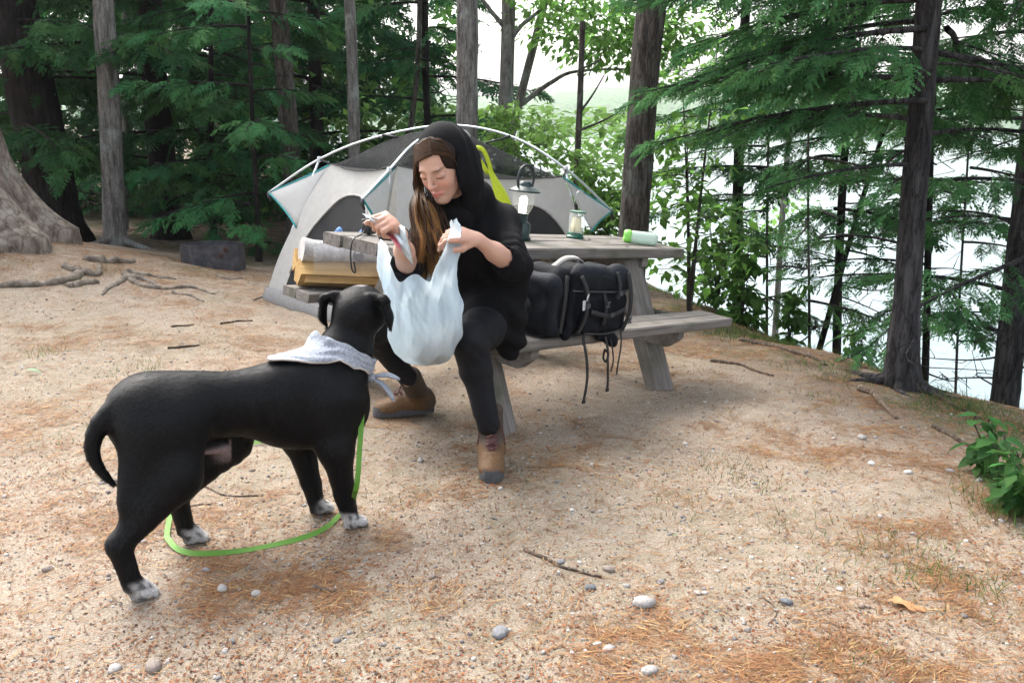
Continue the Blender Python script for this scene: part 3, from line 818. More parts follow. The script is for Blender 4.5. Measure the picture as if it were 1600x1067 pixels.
# ------------------------------------------------------------------ soft bodies: smooth distance fields turned into one surface
class Field:
    def __init__(s, lo, hi, h):
        s.lo = np.array(lo, float); s.h = h
        s.n = np.ceil((np.array(hi) - s.lo) / h).astype(int) + 1
        s.F = np.full(tuple(s.n), .25, np.float32)
    def _sub(s, lo, hi):
        a = np.clip(np.floor((np.array(lo) - s.lo) / s.h).astype(int), 0, s.n); b = np.clip(np.ceil((np.array(hi) - s.lo) / s.h).astype(int) + 1, 0, s.n)
        if (b <= a).any(): return None
        g = np.meshgrid(*[s.lo[i] + s.h * np.arange(a[i], b[i]) for i in range(3)], indexing='ij')
        return (slice(a[0], b[0]), slice(a[1], b[1]), slice(a[2], b[2])), g
    def _put(s, sl, d, k, op):
        A = s.F[sl]
        if op == 'u':
            hh = np.clip(.5 + .5 * (A - d) / k, 0, 1); s.F[sl] = A * (1 - hh) + d * hh - k * hh * (1 - hh)
        else:           # subtract
            hh = np.clip(.5 - .5 * (A + d) / k, 0, 1); s.F[sl] = A * (1 - hh) + (-d) * hh + k * hh * (1 - hh)
    def cone(s, a, b, ra, rb, k=.02, op='u', sq=None, sqdir=None):
        """tapered capsule; sq<1 flattens it along sqdir"""
        a = np.array(a, float); b = np.array(b, float); m = max(ra, rb) + k + 3 * s.h
        r = s._sub(np.minimum(a, b) - m, np.maximum(a, b) + m)
        if r is None: return
        sl, g = r
        p = [g[i] - a[i] for i in range(3)]; ab = b - a
        if sq is not None:
            e = np.array(sqdir, float); e /= np.linalg.norm(e)
            q = p[0] * e[0] + p[1] * e[1] + p[2] * e[2]; qb = ab @ e
            p = [p[i] + q * (1 / sq - 1) * e[i] for i in range(3)]; ab = ab + e * qb * (1 / sq - 1)
        L2 = ab @ ab + 1e-9
        t = np.clip((p[0] * ab[0] + p[1] * ab[1] + p[2] * ab[2]) / L2, 0, 1)
        d = np.sqrt(sum((p[i] - t * ab[i]) ** 2 for i in range(3))) - (ra + (rb - ra) * t)
        if sq is not None: d = d * (.5 + .5 * sq)
        s._put(sl, d, k, op)
    def ell(s, c, r, R=None, k=.02, op='u'):
        c = np.array(c, float); r = np.array(r, float); m = max(r) + k + 3 * s.h
        q = s._sub(c - m, c + m)
        if q is None: return
        sl, g = q; p = [g[i] - c[i] for i in range(3)]
        if R is not None:
            R = np.array(R); p = [sum(R[j, i] * p[j] for j in range(3)) for i in range(3)]
        k0 = np.sqrt(sum((p[i] / r[i]) ** 2 for i in range(3))); k1 = np.sqrt(sum((p[i] / r[i] ** 2) ** 2 for i in range(3))) + 1e-9
        s._put(sl, k0 * (k0 - 1) / k1, k, op)
    def box(s, c, hs, rd_, R=None, k=.02, op='u'):
        c = np.array(c, float); hs = np.array(hs, float); m = np.linalg.norm(hs) + k + 3 * s.h
        q = s._sub(c - m, c + m)
        if q is None: return
        sl, g = q; p = [g[i] - c[i] for i in range(3)]
        if R is not None:
            R = np.array(R); p = [sum(R[j, i] * p[j] for j in range(3)) for i in range(3)]
        e = [np.abs(p[i]) - (hs[i] - rd_) for i in range(3)]
        d = np.sqrt(sum(np.maximum(x, 0) ** 2 for x in e)) + np.minimum(np.maximum(np.maximum(e[0], e[1]), e[2]), 0) - rd_
        s._put(sl, d, k, op)
    def chain(s, pts, rr, k=.02, **kw):
        for i in range(len(pts) - 1): s.cone(pts[i], pts[i + 1], rr[i], rr[i + 1], k, **kw)
    def halfspace(s, pt, nrm):
        """cut away everything on the side the normal points to"""
        g = np.meshgrid(*[s.lo[i] + s.h * np.arange(s.n[i]) for i in range(3)], indexing='ij')
        nn = np.array(nrm, float); nn /= np.linalg.norm(nn)
        s.F = np.maximum(s.F, sum((g[i] - pt[i]) * nn[i] for i in range(3)).astype(np.float32))
    def mesh(s, smooth_it=1):
        F = s.F; ins = F < 0
        c = np.zeros(tuple(s.n - 1), np.int8)
        for dx in (0, 1):
            for dy in (0, 1):
                for dz in (0, 1):
                    c += ins[dx:dx + s.n[0] - 1, dy:dy + s.n[1] - 1, dz:dz + s.n[2] - 1]
        act = (c > 0) & (c < 8)
        idx = np.full(act.shape, -1, np.int64); I = np.argwhere(act); idx[act] = np.arange(len(I))
        acc = np.zeros((len(I), 3)); cnt = np.zeros(len(I))
        cor = [(0, 0, 0), (1, 0, 0), (0, 1, 0), (1, 1, 0), (0, 0, 1), (1, 0, 1), (0, 1, 1), (1, 1, 1)]
        val = [F[I[:, 0] + x, I[:, 1] + y, I[:, 2] + z] for x, y, z in cor]
        for i in range(8):
            for ax in range(3):
                if cor[i][ax]: continue
                j = i + (1, 2, 4)[ax]
                a, b = val[i], val[j]; m = (a < 0) != (b < 0)
                t = np.where(m, a / np.where(a - b == 0, 1, a - b), 0)
                pos = np.tile(np.array(cor[i], float), (len(I), 1)); pos[:, ax] += t
                acc[m] += pos[m]; cnt[m] += 1
        V_ = s.lo + s.h * (I + acc / np.maximum(cnt, 1)[:, None])
        faces = []
        for ax in range(3):
            u, v = (ax + 1) % 3, (ax + 2) % 3
            sl0 = [slice(None)] * 3; sl1 = [slice(None)] * 3; sl0[ax] = slice(0, -1); sl1[ax] = slice(1, None)
            E = np.argwhere(ins[tuple(sl0)] != ins[tuple(sl1)])
            E = E[(E[:, u] > 0) & (E[:, v] > 0) & (E[:, u] < s.n[u] - 1) & (E[:, v] < s.n[v] - 1)]
            fl = ins[E[:, 0], E[:, 1], E[:, 2]]
            q = []
            for du, dv in ((-1, -1), (0, -1), (0, 0), (-1, 0)):
                e = E.copy(); e[:, u] += du; e[:, v] += dv; q.append(idx[e[:, 0], e[:, 1], e[:, 2]])
            q = np.stack(q, 1); q[~fl] = q[~fl][:, ::-1]
            faces.append(q)
        Q = np.concatenate(faces); Q = Q[(Q >= 0).all(1)]
        for _ in range(smooth_it):
            A = np.zeros_like(V_); n_ = np.zeros(len(V_))
            for i in range(4):
                np.add.at(A, Q[:, i], V_[Q[:, (i + 1) % 4]]); np.add.at(A, Q[:, i], V_[Q[:, (i + 3) % 4]]); np.add.at(n_, Q[:, i], 2)
            V_ = .5 * V_ + .5 * A / np.maximum(n_, 1)[:, None]
        return V_, Q
def normals(V_, Q):
    n = np.cross(V_[Q[:, 2]] - V_[Q[:, 0]], V_[Q[:, 3]] - V_[Q[:, 1]]); N = np.zeros_like(V_)
    for i in range(4): np.add.at(N, Q[:, i], n)
    return N / (np.linalg.norm(N, axis=1)[:, None] + 1e-12)
def n3(p, sc, seed=0.0):
    """cheap smooth 3D noise -1..1"""
    q = p * sc + seed
    return (np.sin(q[:, 0] * 1.7 + np.sin(q[:, 1] * 1.3 + seed) * 1.5) + np.sin(q[:, 1] * 1.9 + np.sin(q[:, 2] * 1.5 + 1) * 1.5) + np.sin(q[:, 2] * 1.6 + np.sin(q[:, 0] * 1.4 + 2) * 1.5)) / 3
def smoothstep(a, b, x):
    t = np.clip((x - a) / (b - a), 0, 1); return t * t * (3 - 2 * t)
def rotm(x=0, y=0, z=0):
    return np.array(Matrix.Rotation(z, 3, 'Z') @ Matrix.Rotation(y, 3, 'Y') @ Matrix.Rotation(x, 3, 'X'))
def basis(f, up=(0, 0, 1)):
    """columns: forward, left, up"""
    f = np.array(f, float); f /= np.linalg.norm(f); s_ = np.cross(up, f); s_ /= np.linalg.norm(s_); return np.stack([f, s_, np.cross(f, s_)], 1)
# ------------------------------------------------------------------ dog  (own frame: X forward, Y to its left, Z up)
def make_dog():
    ORG = np.array([-.77, 2.49, 0.0]); YAW = math.atan2(.63, .78)
    gz = lambda x, y: hz(ORG[0] + cos(YAW) * x - sin(YAW) * y, ORG[1] + sin(YAW) * x + cos(YAW) * y)
    f = Field((-.62, -.26, -.04), (.66, .26, .84), .0075)
    # trunk: deep chest, tucked belly, rounded rump
    f.ell((.18, 0, .412), (.205, .102, .139), rotm(y=.10), .03)
    f.ell((.0, 0, .457), (.26, .088, .096), None, .05)
    f.ell((-.20, 0, .488), (.17, .092, .093), rotm(y=.12), .05)
    f.ell((-.285, 0, .47), (.105, .105, .115), None, .04)
    f.ell((.27, 0, .38), (.115, .095, .125), None, .04)            # breast
    f.ell((.20, 0, .50), (.14, .06, .055), None, .05)              # withers
    # neck
    f.chain([(.25, 0, .45), (.315, 0, .54), (.355, .0, .615)], [.100, .078, .066], .05)
    # head, turned a little to the right and lifted
    H = np.array([.375, .0, .675]); B = basis((.72, .62, .02))
    L = lambda x, y, z: H + B @ np.array((x, y, z))
    f.ell(L(0, 0, .0), (.085, .078, .072), B, .03)
    f.ell(L(.03, 0, .015), (.07, .066, .055), B, .03)
    f.cone(L(.06, 0, -.012), L(.155, 0, -.022), .05, .036, .025)
    f.cone(L(.07, 0, -.035), L(.145, 0, -.045), .036, .026, .02)
    f.ell(L(.182, 0, -.006), (.016, .02, .014), B, .008)
    for sy in (-1, 1):
        f.ell(L(.02, .052 * sy, -.02), (.05, .03, .04), B, .02)    # cheek
        # rose ear: folds out and down
        a = L(-.015, .062 * sy, .052); b = L(-.03, .098 * sy, .04); c = L(-.022, .108 * sy, -.012); d = L(-.002, .104 * sy, -.058)
        f.cone(a, b, .024, .021, .012, sq=.5, sqdir=B[:, 0] * .7 + B[:, 2]); f.cone(b, c, .022, .024, .01, sq=.45, sqdir=B[:, 1]); f.cone(c, d, .024, .008, .008, sq=.45, sqdir=B[:, 1])
    # tail: thick root, hangs and curls in
    tl = crv([(-.35, -.01, .52), (-.405, -.01, .478), (-.432, -.012, .42), (-.424, -.02, .365), (-.396, -.03, .312)], 9)
    f.chain(tl, np.linspace(.029, .008, 9), .012)
    # hind legs
    for sy, px in ((-1, -.385), (1, -.165)):
        g0 = gz(px, .11 * sy); hx = -.235 if sy < 0 else -.19
        hip = (hx, .062 * sy, .44); knee = (px + .135, .09 * sy, .315); hock = (px - .03, .10 * sy, .165 + g0); past = (px - .010, .108 * sy, .05 + g0)
        f.cone(hip, knee, .098, .064, .04, sq=.72, sqdir=(0, 1, 0)); f.cone((hx - .07, .06 * sy, .43), (px + .02, .09 * sy, .28), .07, .042, .04, sq=.8, sqdir=(0, 1, 0))
        f.cone(knee, hock, .063, .032, .04); f.cone(hock, past, .031, .026, .015)
        f.ell((hock[0] - .012, hock[1], hock[2] + .006), (.016, .016, .022), None, .012)
        f.cone(past, (px + .015, .11 * sy, .03 + g0), .023, .026, .012)
        for q, yy in enumerate((-.024, -.008, .008, .024)):
            f.cone((px + .01, .11 * sy + yy * .8, .03 + g0), (px + .048 - abs(yy) * .5, .11 * sy + yy, .015 + g0), .014, .0125, .005)
        f.ell((px + .008, .11 * sy, .013 + g0), (.03, .024, .014), None, .008)
    # front legs
    for sy, px in ((-1, .275), (1, .235)):
        g0 = gz(px, .075 * sy); py_ = .078 * sy if sy < 0 else .072
        sh = (.255, .075 * sy, .42); el = (.205 + (px - .25), .088 * sy, .285); wr = (px - .015, py_, .105 + g0)
        f.cone(sh, el, .08, .056, .04, sq=.75, sqdir=(0, 1, 0)); f.cone(el, wr, .05, .031, .03); f.cone(wr, (px - .004, py_, .045 + g0), .031, .028, .012)
        f.ell((px - .045, py_, .12 + g0), (.009, .008, .014), None, .012)
        for q, yy in enumerate((-.026, -.009, .009, .026)):
            f.cone((px, py_ + yy * .8, .034 + g0), (px + .046 - abs(yy) * .5, py_ + yy, .016 + g0), .0155, .0135, .005)
        f.ell((px + .004, py_, .013 + g0), (.032, .026, .014), None, .008)
    f.cone((-.08, 0, .335), (-.16, 0, .355), .02, .026, .02)        # sheath
    V_, Q = f.mesh(2)
    # muscle and rib relief under the short coat
    Nd = normals(V_, Q); x_, y_, z_ = V_.T; sd_ = np.abs(y_) > .045
    rel = .005 * np.exp(-((x_ - .20) / .05) ** 2 - ((z_ - .44) / .09) ** 2) - .006 * np.exp(-((x_ - .125 + (z_ - .42) * .35) / .018) ** 2 - ((z_ - .42) / .09) ** 2) - .006 * np.exp(-((x_ + .13 - (z_ - .40) * .3) / .022) ** 2 - ((z_ - .41) / .08) ** 2)
    rel += .0016 * np.sin(x_ * 150 + z_ * 40) * smoothstep(.10, .05, x_) * smoothstep(-.12, -.06, x_) * smoothstep(.50, .44, z_) + .005 * np.exp(-((x_ + .25) / .05) ** 2 - ((z_ - .40) / .08) ** 2)
    V_ = V_ + Nd * ((rel * sd_ + .0010 * n3(V_, 34) * (z_ > .08) * (x_ > -.36))[:, None])
    # coat: black with white toes, breast, blaze and belly skin
    col = np.tile([.0030, .0032, .0038], (len(V_), 1))
    wx = ORG[0] + cos(YAW) * V_[:, 0] - sin(YAW) * V_[:, 1]; wy = ORG[1] + sin(YAW) * V_[:, 0] + cos(YAW) * V_[:, 1]
    gl = height(wx, wy) * (V_[:, 2] < .2)
    zz = V_[:, 2] - gl + .012 * n3(V_, 60)
    frontness = np.where(V_[:, 0] > .1, V_[:, 0] - .25, np.where(V_[:, 1] < 0, V_[:, 0] + .385, V_[:, 0] + .165))
    toe = smoothstep(.066, .046, zz) * smoothstep(-.04, .0, frontness)
    fleck = smoothstep(.1, .5, n3(V_, 120, 3))
    white = np.array([.36, .35, .34])
    toe = toe * (1 - .75 * fleck)
    hl = (V_ - H) @ B
    blaze = smoothstep(.024, .012, np.abs(hl[:, 1]) + .006 * n3(V_, 50)) * smoothstep(.0, .03, hl[:, 0]) * (np.linalg.norm(hl, axis=1) < .22) * smoothstep(-.02, .0, hl[:, 2])
    muzz = smoothstep(.1, .13, hl[:, 0]) * (np.linalg.norm(hl, axis=1) < .25)
    throat = smoothstep(.05, .03, np.abs(V_[:, 1])) * smoothstep(.33, .37, V_[:, 0]) * smoothstep(.62, .58, V_[:, 2]) * (V_[:, 2] > .26)
    jaw = smoothstep(-.045, -.062, hl[:, 2]) * (hl[:, 0] > -.0) * (np.linalg.norm(hl, axis=1) < .2)
    for m_, c_ in ((toe, white), (blaze, white), (muzz * .8, white), (throat, white), (jaw, white)):
        col = col * (1 - m_[:, None]) + c_ * m_[:, None]
    sk = smoothstep(.352, .335, V_[:, 2]) * smoothstep(.04, .025, np.abs(V_[:, 1])) * (V_[:, 0] > -.20) * (V_[:, 0] < -.05) * (V_[:, 2] > .2)
    col = col * (1 - sk[:, None]) + np.array([.20, .15, .15]) * sk[:, None]
    nose = (np.linalg.norm(hl - np.array([.185, 0, -.006]), axis=1) < .024)
    col[nose] = [.012, .011, .011]
    fur = mat('short_fur', rough=.5, spec=.12, attr=True, noise_amt=.2, noise_scale=60, bump=.10, bump_scale=700, stretch=(.35, 1, 1))
    dog = link('dog', raw_mesh('dog', V_, Q, col), fur)
    dog.location = ORG; dog.rotation_euler = (0, 0, YAW)
    tag(dog, 'black dog with white toes and grey bandana standing on sandy ground', 'dog')
    # short coat: tiny hairs lying back along the body
    rf_ = np.random.default_rng(12); Nv = normals(V_, Q); n_ = 60000; qi = rf_.integers(0, len(Q), n_); w4 = rf_.dirichlet([1, 1, 1, 1], n_)
    hp = np.einsum('ni,nij->nj', w4, V_[Q[qi]]); hn = np.einsum('ni,nij->nj', w4, Nv[Q[qi]]); hc = np.einsum('ni,nij->nj', w4, col[Q[qi]])
    dr_ = np.where(hp[:, 2:3] < .3, np.array([[-.15, 0, -1.]]), np.array([[-1., 0, -.35]])) + rf_.normal(0, .22, (n_, 3)); dr_ -= hn * (dr_ * hn).sum(1)[:, None]; dr_ /= np.linalg.norm(dr_, axis=1)[:, None] + 1e-9
    sd2 = np.cross(dr_, hn) * .0008; ln_ = rf_.uniform(.006, .012, (n_, 1)) * np.where(hp[:, 2:3] < .1, .6, 1)
    hv_ = np.stack([hp + sd2, hp - sd2, hp + dr_ * ln_ + hn * (.0012 + .0012 * rf_.random((n_, 1)))], 1).reshape(-1, 3)
    fo = link('fur', raw_mesh('fur', hv_, np.arange(n_ * 3).reshape(-1, 3), np.repeat(hc * rf_.uniform(.7, 2.0, (n_, 1)), 3, 0), smooth=False), mat('fur_hair', rough=.5, spec=.2, attr=True), dog); fo['kind'] = 'stuff'
    # eyes
    for sy in (-1, 1):
        e = MB(); c_ = L(.062, .047 * sy, .022)
        e.lathe([(0.0005, -.009), (.006, -.007), (.0088, 0), (.006, .007), (.0005, .009)], c_, 12)
        e.build('eye', mat('dark_eye', (.02, .012, .008), .1), dog)
    # bandana: ring round the neck, a flap on the back, a knot under the throat
    nf = Field((.05, -.2, .3), (.52, .2, .68), .006)
    axis_ = np.array([.55, 0, .83])
    fl = []; N = 30
    def ringp(a, t):
        # t 0 top edge, 1 bottom edge
        c0 = np.array([.315, 0, .575]) * (1 - t) + np.array([.262, 0, .505]) * t
        u = np.array([-.80, 0, .55]); v_ = np.array([0, 1., 0])
        R0 = .095 * (1 - t) + .135 * t
        R1 = .092 * (1 - t) + .122 * t
        return c0 + u * R0 * cos(a) + v_ * R1 * sin(a)
    M = 9; Vb = []
    for j in range(M):
        t = j / (M - 1)
        for i in range(N):
            a = 2 * pi * i / N
            wdn = max(0, cos(a)) ** 2.2
            p = ringp(a, t * (.35 + .25 * (1 - abs(cos(a / 1)))) + 0)
            # back flap runs down the shoulders
            p = p + np.array([-.14, 0, -.01]) * wdn * t ** 1.0
            p[2] = p[2] + .004 * sin(a * 9 + t * 7) + .003 * sin(t * 21 + a * 4)
            p[0] += .003 * sin(t * 24 + a * 3)
            Vb.append(p)
    Vb = np.array(Vb)
    # keep the cloth outside the body surface
    from mathutils.bvhtree import BVHTree
    bv = BVHTree.FromPolygons([tuple(v) for v in V_], [tuple(q) for q in Q])
    for i in range(len(Vb)):
        co, no, ix, d = bv.find_nearest(Vb[i])
        if co is not None:
            s_ = (Vector(Vb[i]) - co).dot(no)
            tt = (i // N) / (M - 1)
            want = .006 + .004 * (1 + sin(tt * 20 + (i % N) * .9))
            if s_ < want or s_ > .03: Vb[i] = np.array(co + no * want)
    Fb = []
    for j in range(M - 1):
        for i in range(N): Fb.append((j * N + i, j * N + (i + 1) % N, (j + 1) * N + (i + 1) % N, (j + 1) * N + i))
    Nn = normals(Vb, np.array(Fb)); 
    ctr = np.array([.29, 0, .54])
    if np.mean(((Vb - ctr) * Nn).sum(1)) < 0: Fb = [f_[::-1] for f_ in Fb]
    cloth = mat('grey_bandana', (.20, .225, .265), .9, noise_amt=.3, noise_scale=130, bump=.4, bump_scale=200, second=(.30, .325, .37), attr=False)
    bo = link('bandana', raw_mesh('bandana', Vb, np.array(Fb)), cloth, dog)
    so = bo.modifiers.new('thick', 'SOLIDIFY'); so.thickness = .004; so.offset = 1
    sb = bo.modifiers.new('sub', 'SUBSURF'); sb.levels = 2; sb.render_levels = 2
    hem = MB(); last = Vb[(M - 1) * N:]
    hem.tube(np.concatenate([last, last[:1]]), .0035, 6); hem.build('hem', mat('pale_hem', (.36, .33, .31), .9), bo)
    k = MB(); kp = ringp(pi, .35) 
    kp = np.array([.385, -.045, .47])
    k.lathe([(.001, -.016), (.013, -.012), (.018, 0), (.013, .012), (.001, .016)], kp, 12, R=rotm(y=.8))
    for dv in ((.075, -.05, -.01), (.05, -.055, -.075)):
        e = kp + np.array(dv); k.tube(crv([kp, (kp + e) / 2 + (.005, 0, .01), e], 8), [.009, .013, .016, .018, .018, .017, .014, .008], 8, squash=.4)
    k.build('knot', cloth, bo)
    # collar glimpse
    return dog, V_, Q
dog, DV, DQ = make_dog()

# ------------------------------------------------------------------ leash: flat lime webbing trailing on the ground
def leash():
    pts = []
    top = P(566, 640, 2.62)
    pts += [top, P(562, 700, 2.56), P(556, 765, 2.53)]
    for px, py in ((540, 806), (505, 832), (470, 848), (430, 858), (380, 868), (320, 872), (285, 868), (266, 852), (262, 835), (275, 780), (300, 722), (330, 708), (372, 700), (412, 694), (470, 690)):
        g = G(px, py); pts.append(np.array([g[0], g[1], hz(g[0], g[1]) + .012]))
    c = crv(pts, 110)
    zmin = height(c[:, 0], c[:, 1]) + .007
    c[:, 2] = np.maximum(c[:, 2], zmin)
    up = np.tile([.1, -.55, .8], (110, 1)).astype(float)
    for i in range(110): 
        a = .9 * sin(i * .11); up[i] = (.3 * sin(a), -.75 * cos(a) - .1, .6)
    mb = MB(); mb.ribbon(c, .016, up, .002)
    o = mb.build('leash', mat('lime_webbing', (.085, .23, .018), .6, noise_amt=.1, noise_scale=200, bump=.3, bump_scale=500))
    auto_smooth(o, 40)
    tag(o, 'lime green flat dog leash trailing on the ground past the paws', 'leash')
leash()
# ------------------------------------------------------------------ woman on the bench
def make_person():
    T = np.array
    root_loc = T([-.13, 3.50, 0.0])
    pel = T([-.14, 3.50, .50]); hipL = T([-.07, 3.46, .50]); hipR = T([-.22, 3.48, .50])
    kneeL = P(733, 533, 3.03); ankL = P(763, 672, 3.03); kneeR = P(570, 506, 3.36); ankR = P(636, 596, 3.60)
    waist = T([-.15, 3.45, .64]); chest = T([-.165, 3.33, .82]); neck = T([-.195, 3.27, .945])
    H = P(690, 258, 3.16); fw = T([-.36, -.82, -.48]); B = basis(fw, (-.10, -.05, 1))
    L = lambda x, y, z: H + B @ T((x, y, z), dtype=float) if False else H + B @ np.array((x, y, z), float)
    shL = P(783, 352, 3.36); elL = P(806, 418, 3.12); wrL = P(745, 374, 2.985); shR = P(668, 378, 3.22); elR = P(638, 424, 3.02); wrR = P(626, 366, 2.82)
    VV, QQ, CC = [], [], []; off = 0
    skin = T([.45, .275, .205])
    def put(V_, Q, C_):
        nonlocal off
        VV.append(V_); QQ.append(Q + off); CC.append(C_); off += len(V_)
    # --- torso, neck and legs (inside the clothes)
    f = Field((-.75, 2.8, -.02), (.2, 3.8, 1.08), .011)
    f.cone(pel, waist, .115, .095, .05); f.cone(waist, chest, .095, .105, .05); f.cone(chest, neck, .095, .05, .05); f.cone(shL, shR, .05, .05, .05)
    f.cone(neck, L(-.02, 0, -.07), .05, .048, .03)
    for hp, kn, an in ((hipL, kneeL, ankL), (hipR, kneeR, ankR)):
        f.cone(hp, kn, .07, .045, .04); f.cone(kn, kn * .68 + an * .32 + T([0, .018, 0]), .044, .042, .02); f.cone(kn * .68 + an * .32 + T([0, .018, 0]), an, .040, .024, .02)
    f.cone(shL, elL, .042, .034, .03); f.cone(shR, elR, .042, .034, .03)
    V_, Q = f.mesh(1); put(V_, Q, np.tile(skin, (len(V_), 1)))
    # --- head
    f = Field(H - .16, H + .16, .0026)
    f.ell(L(-.012, 0, .028), (.096, .074, .088), B, .02); f.ell(L(.026, 0, -.028), (.064, .0545, .087), B, .03)
    f.cone(L(.03, 0, -.06), L(.066, 0, -.092), .039, .018, .03)
    for sy in (-1, 1):
        f.ell(L(.050, .034 * sy, -.026), (.026, .019, .025), B, .02)
        f.cone(L(.015, .042 * sy, -.055), L(.06, .012 * sy, -.097), .014, .012, .02)
    f.cone(L(.081, -.032, .027), L(.081, .032, .027), .0075, .0075, .012)
    for sy in (-1, 1): f.ell(L(.098, .031 * sy, .006), (.015, .017, .0105), B, .010, 's')
    for sy in (-1, 1): f.ell(L(.0735, .0315 * sy, .003), (.0145, .0155, .0125), B, .003)
    f.cone(L(.086, 0, .020), L(.108, 0, -.023), .0055, .0085, .010)
    f.ell(L(.1065, 0, -.026), (.0095, .009, .0085), B, .006)
    for sy in (-1, 1): f.ell(L(.097, .010 * sy, -.029), (.0075, .006, .0055), B, .005)
    for sy in (-1, 1): f.cone(L(.0985, 0, -.0535), L(.084, .019 * sy, -.0605), .0055, .003, .005)
    for sy in (-1, 1): f.cone(L(.0965, .004 * sy, -.0655), L(.084, .017 * sy, -.0635), .0065, .003, .005)
    f.ell(L(.080, 0, -.091), (.013, .014, .012), B, .015)
    f.cone(L(-.02, 0, -.06), L(-.05, 0, -.15), .05, .05, .03)
    for sy in (-1, 1): f.ell(L(-.012, .074 * sy, -.005), (.02, .009, .03), B, .008)
    V_, Q = f.mesh(1); q = (V_ - H) @ B; C_ = np.tile(skin, (len(V_), 1))
    def paint(m, c): 
        nonlocal C_
        m = m[:, None]; C_ = C_ * (1 - m) + T(c) * m
    ay = np.abs(q[:, 1])
    paint(.55 * np.exp(-(((ay - .038) / .018) ** 2 + ((q[:, 2] + .03) / .02) ** 2)) * (q[:, 0] > .03), (.62, .27, .21))
    paint(.45 * np.exp(-((q[:, 1] / .016) ** 2 + ((q[:, 2] + .026) / .012) ** 2)) * (q[:, 0] > .08), (.62, .28, .21))
    lip = np.exp(-((q[:, 1] / .022) ** 4 + ((q[:, 2] + .0595) / .0095) ** 4)) * (q[:, 0] > .07); paint(.9 * lip, (.46, .13, .12))
    slit = np.exp(-((q[:, 1] / .019) ** 4 + ((q[:, 2] + .0592 + 7 * q[:, 1] ** 2) / .0016) ** 2)) * (q[:, 0] > .07); paint(.8 * slit, (.12, .04, .04))
    brow = np.exp(-(((ay - .033) / .017) ** 4 + ((q[:, 2] - .0265 + .22 * (ay - .036) ** 2 * 30) / .0034) ** 2)) * (q[:, 0] > .05); paint(.95 * brow, (.085, .05, .032))
    lash = np.exp(-(((ay - .0315) / .0135) ** 4 + ((q[:, 2] + .0045 - 14 * (ay - .0315) ** 2) / .0028) ** 2)) * (q[:, 0] > .05); paint(.97 * lash, (.02, .013, .01))
    lid = np.exp(-(((ay - .0315) / .015) ** 4 + ((q[:, 2] - .005) / .007) ** 4)) * (q[:, 0] > .05); paint(.35 * lid, (.42, .22, .17))
    put(V_, Q, C_)
    # --- forearms and hands
    def hand(W, el, d, n, curls, thumb_dir, spread=1.0, side=1):
        d = d / np.linalg.norm(d); n = n - d * (n @ d); n /= np.linalg.norm(n); l_ = np.cross(d, n) * side      # l_ towards the thumb
        f = Field(np.minimum(W, el) - .16, np.maximum(W, el) + .16, .0032)
        f.cone(el, el * .45 + W * .55, .040, .033, .02); f.cone(el * .45 + W * .55, W, .033, .0235, .02, sq=.85, sqdir=n)
        f.cone(W, W + d * .05, .025, .031, .02, sq=.62, sqdir=n)
        kn = [W + d * (.083 - .004 * abs(i - 1) ** 1.3) + l_ * (.027 - .018 * i) * spread for i in range(4)]
        for i in range(4): f.cone(W + d * .025 + l_ * (.014 - .009 * i), kn[i], .013, .0115, .012)
        for i in range(4):
            ls = T([.040, .026, .021]) * (1.0, 1.07, 1.0, .82)[i]; p = kn[i]; a = 0
            for j in range(3):
                a += curls[i][j]; dd = d * cos(a) + n * sin(a)
                e = p + dd * ls[j]; f.cone(p, e, .0098 - .0012 * j, .0088 - .0012 * j, .004); p = e
        tb = W + d * .022 + l_ * .022 + n * .004; p = tb
        td = [T(x, float) for x in thumb_dir]
        for j, (v, ln) in enumerate(zip(td, (.042, .032, .026))):
            v = d * v[0] + l_ * v[1] + n * v[2]; v /= np.linalg.norm(v); e = p + v * ln
            f.cone(p, e, .0135 - .0018 * j, .0112 - .0014 * j, .008); p = e
        V_, Q = f.mesh(1); C_ = np.tile(skin * T([1.02, .97, .95]), (len(V_), 1))
        kd = min(0, 1)
        dist = np.min([np.linalg.norm(V_ - k, axis=1) for k in kn], 0)
        m = (.4 * np.exp(-(dist / .013) ** 2))[:, None]; C_ = C_ * (1 - m) + T([.60, .26, .19]) * m
        put(V_, Q, C_)
        return kn
    hR = P(612, 343, 2.775) - wrR
    knR = hand(wrR, elR, hR + T([-.02, -.03, .02]), T([-.62, .1, -.65]), [(1.1, 1.35, .8), (1.25, 1.4, .8), (1.35, 1.4, .8), (1.4, 1.4, .8)], [(.6, .45, .55), (.75, -.1, .6), (.7, -.35, .5)], side=-1)
    hL = P(700, 362, 2.93) - wrL
    knL = hand(wrL, elL, hL, T([-.25, .55, -.75]), [(.5, .8, .5), (.7, .95, .5), (.85, 1.0, .6), (.95, 1.05, .6)], [(.75, .45, .4), (.9, .0, .5), (.9, -.25, .4)], side=1)
    skm = mat('skin', rough=.5, spec=.35, attr=True, noise_amt=.1, noise_scale=120, bump=.06, bump_scale=500)
    skm.node_tree.nodes['Principled BSDF'].inputs['Subsurface Weight'].default_value = .12
    skm.node_tree.nodes['Principled BSDF'].inputs['Subsurface Radius'].default_value = (.012, .005, .003)
    skm.node_tree.nodes['Principled BSDF'].inputs['Subsurface Scale'].default_value = .5
    body = link('person', raw_mesh('person', np.concatenate(VV) - root_loc, np.concatenate(QQ), np.concatenate(CC)), skm)
    body.location = root_loc
    tag(body, 'woman in black hooded top and leggings sitting on bench end, holding plastic bag', 'person')
    def part(name, V_, Q, m, col=None, parent=body):
        return link(name, raw_mesh(name, V_ - root_loc, Q, col), m, parent)
    # --- leggings
    M_BLK = mat('black_knit', (.0045, .0045, .0055), .85, spec=.12, noise_amt=.25, noise_scale=60, bump=.35, bump_scale=420)
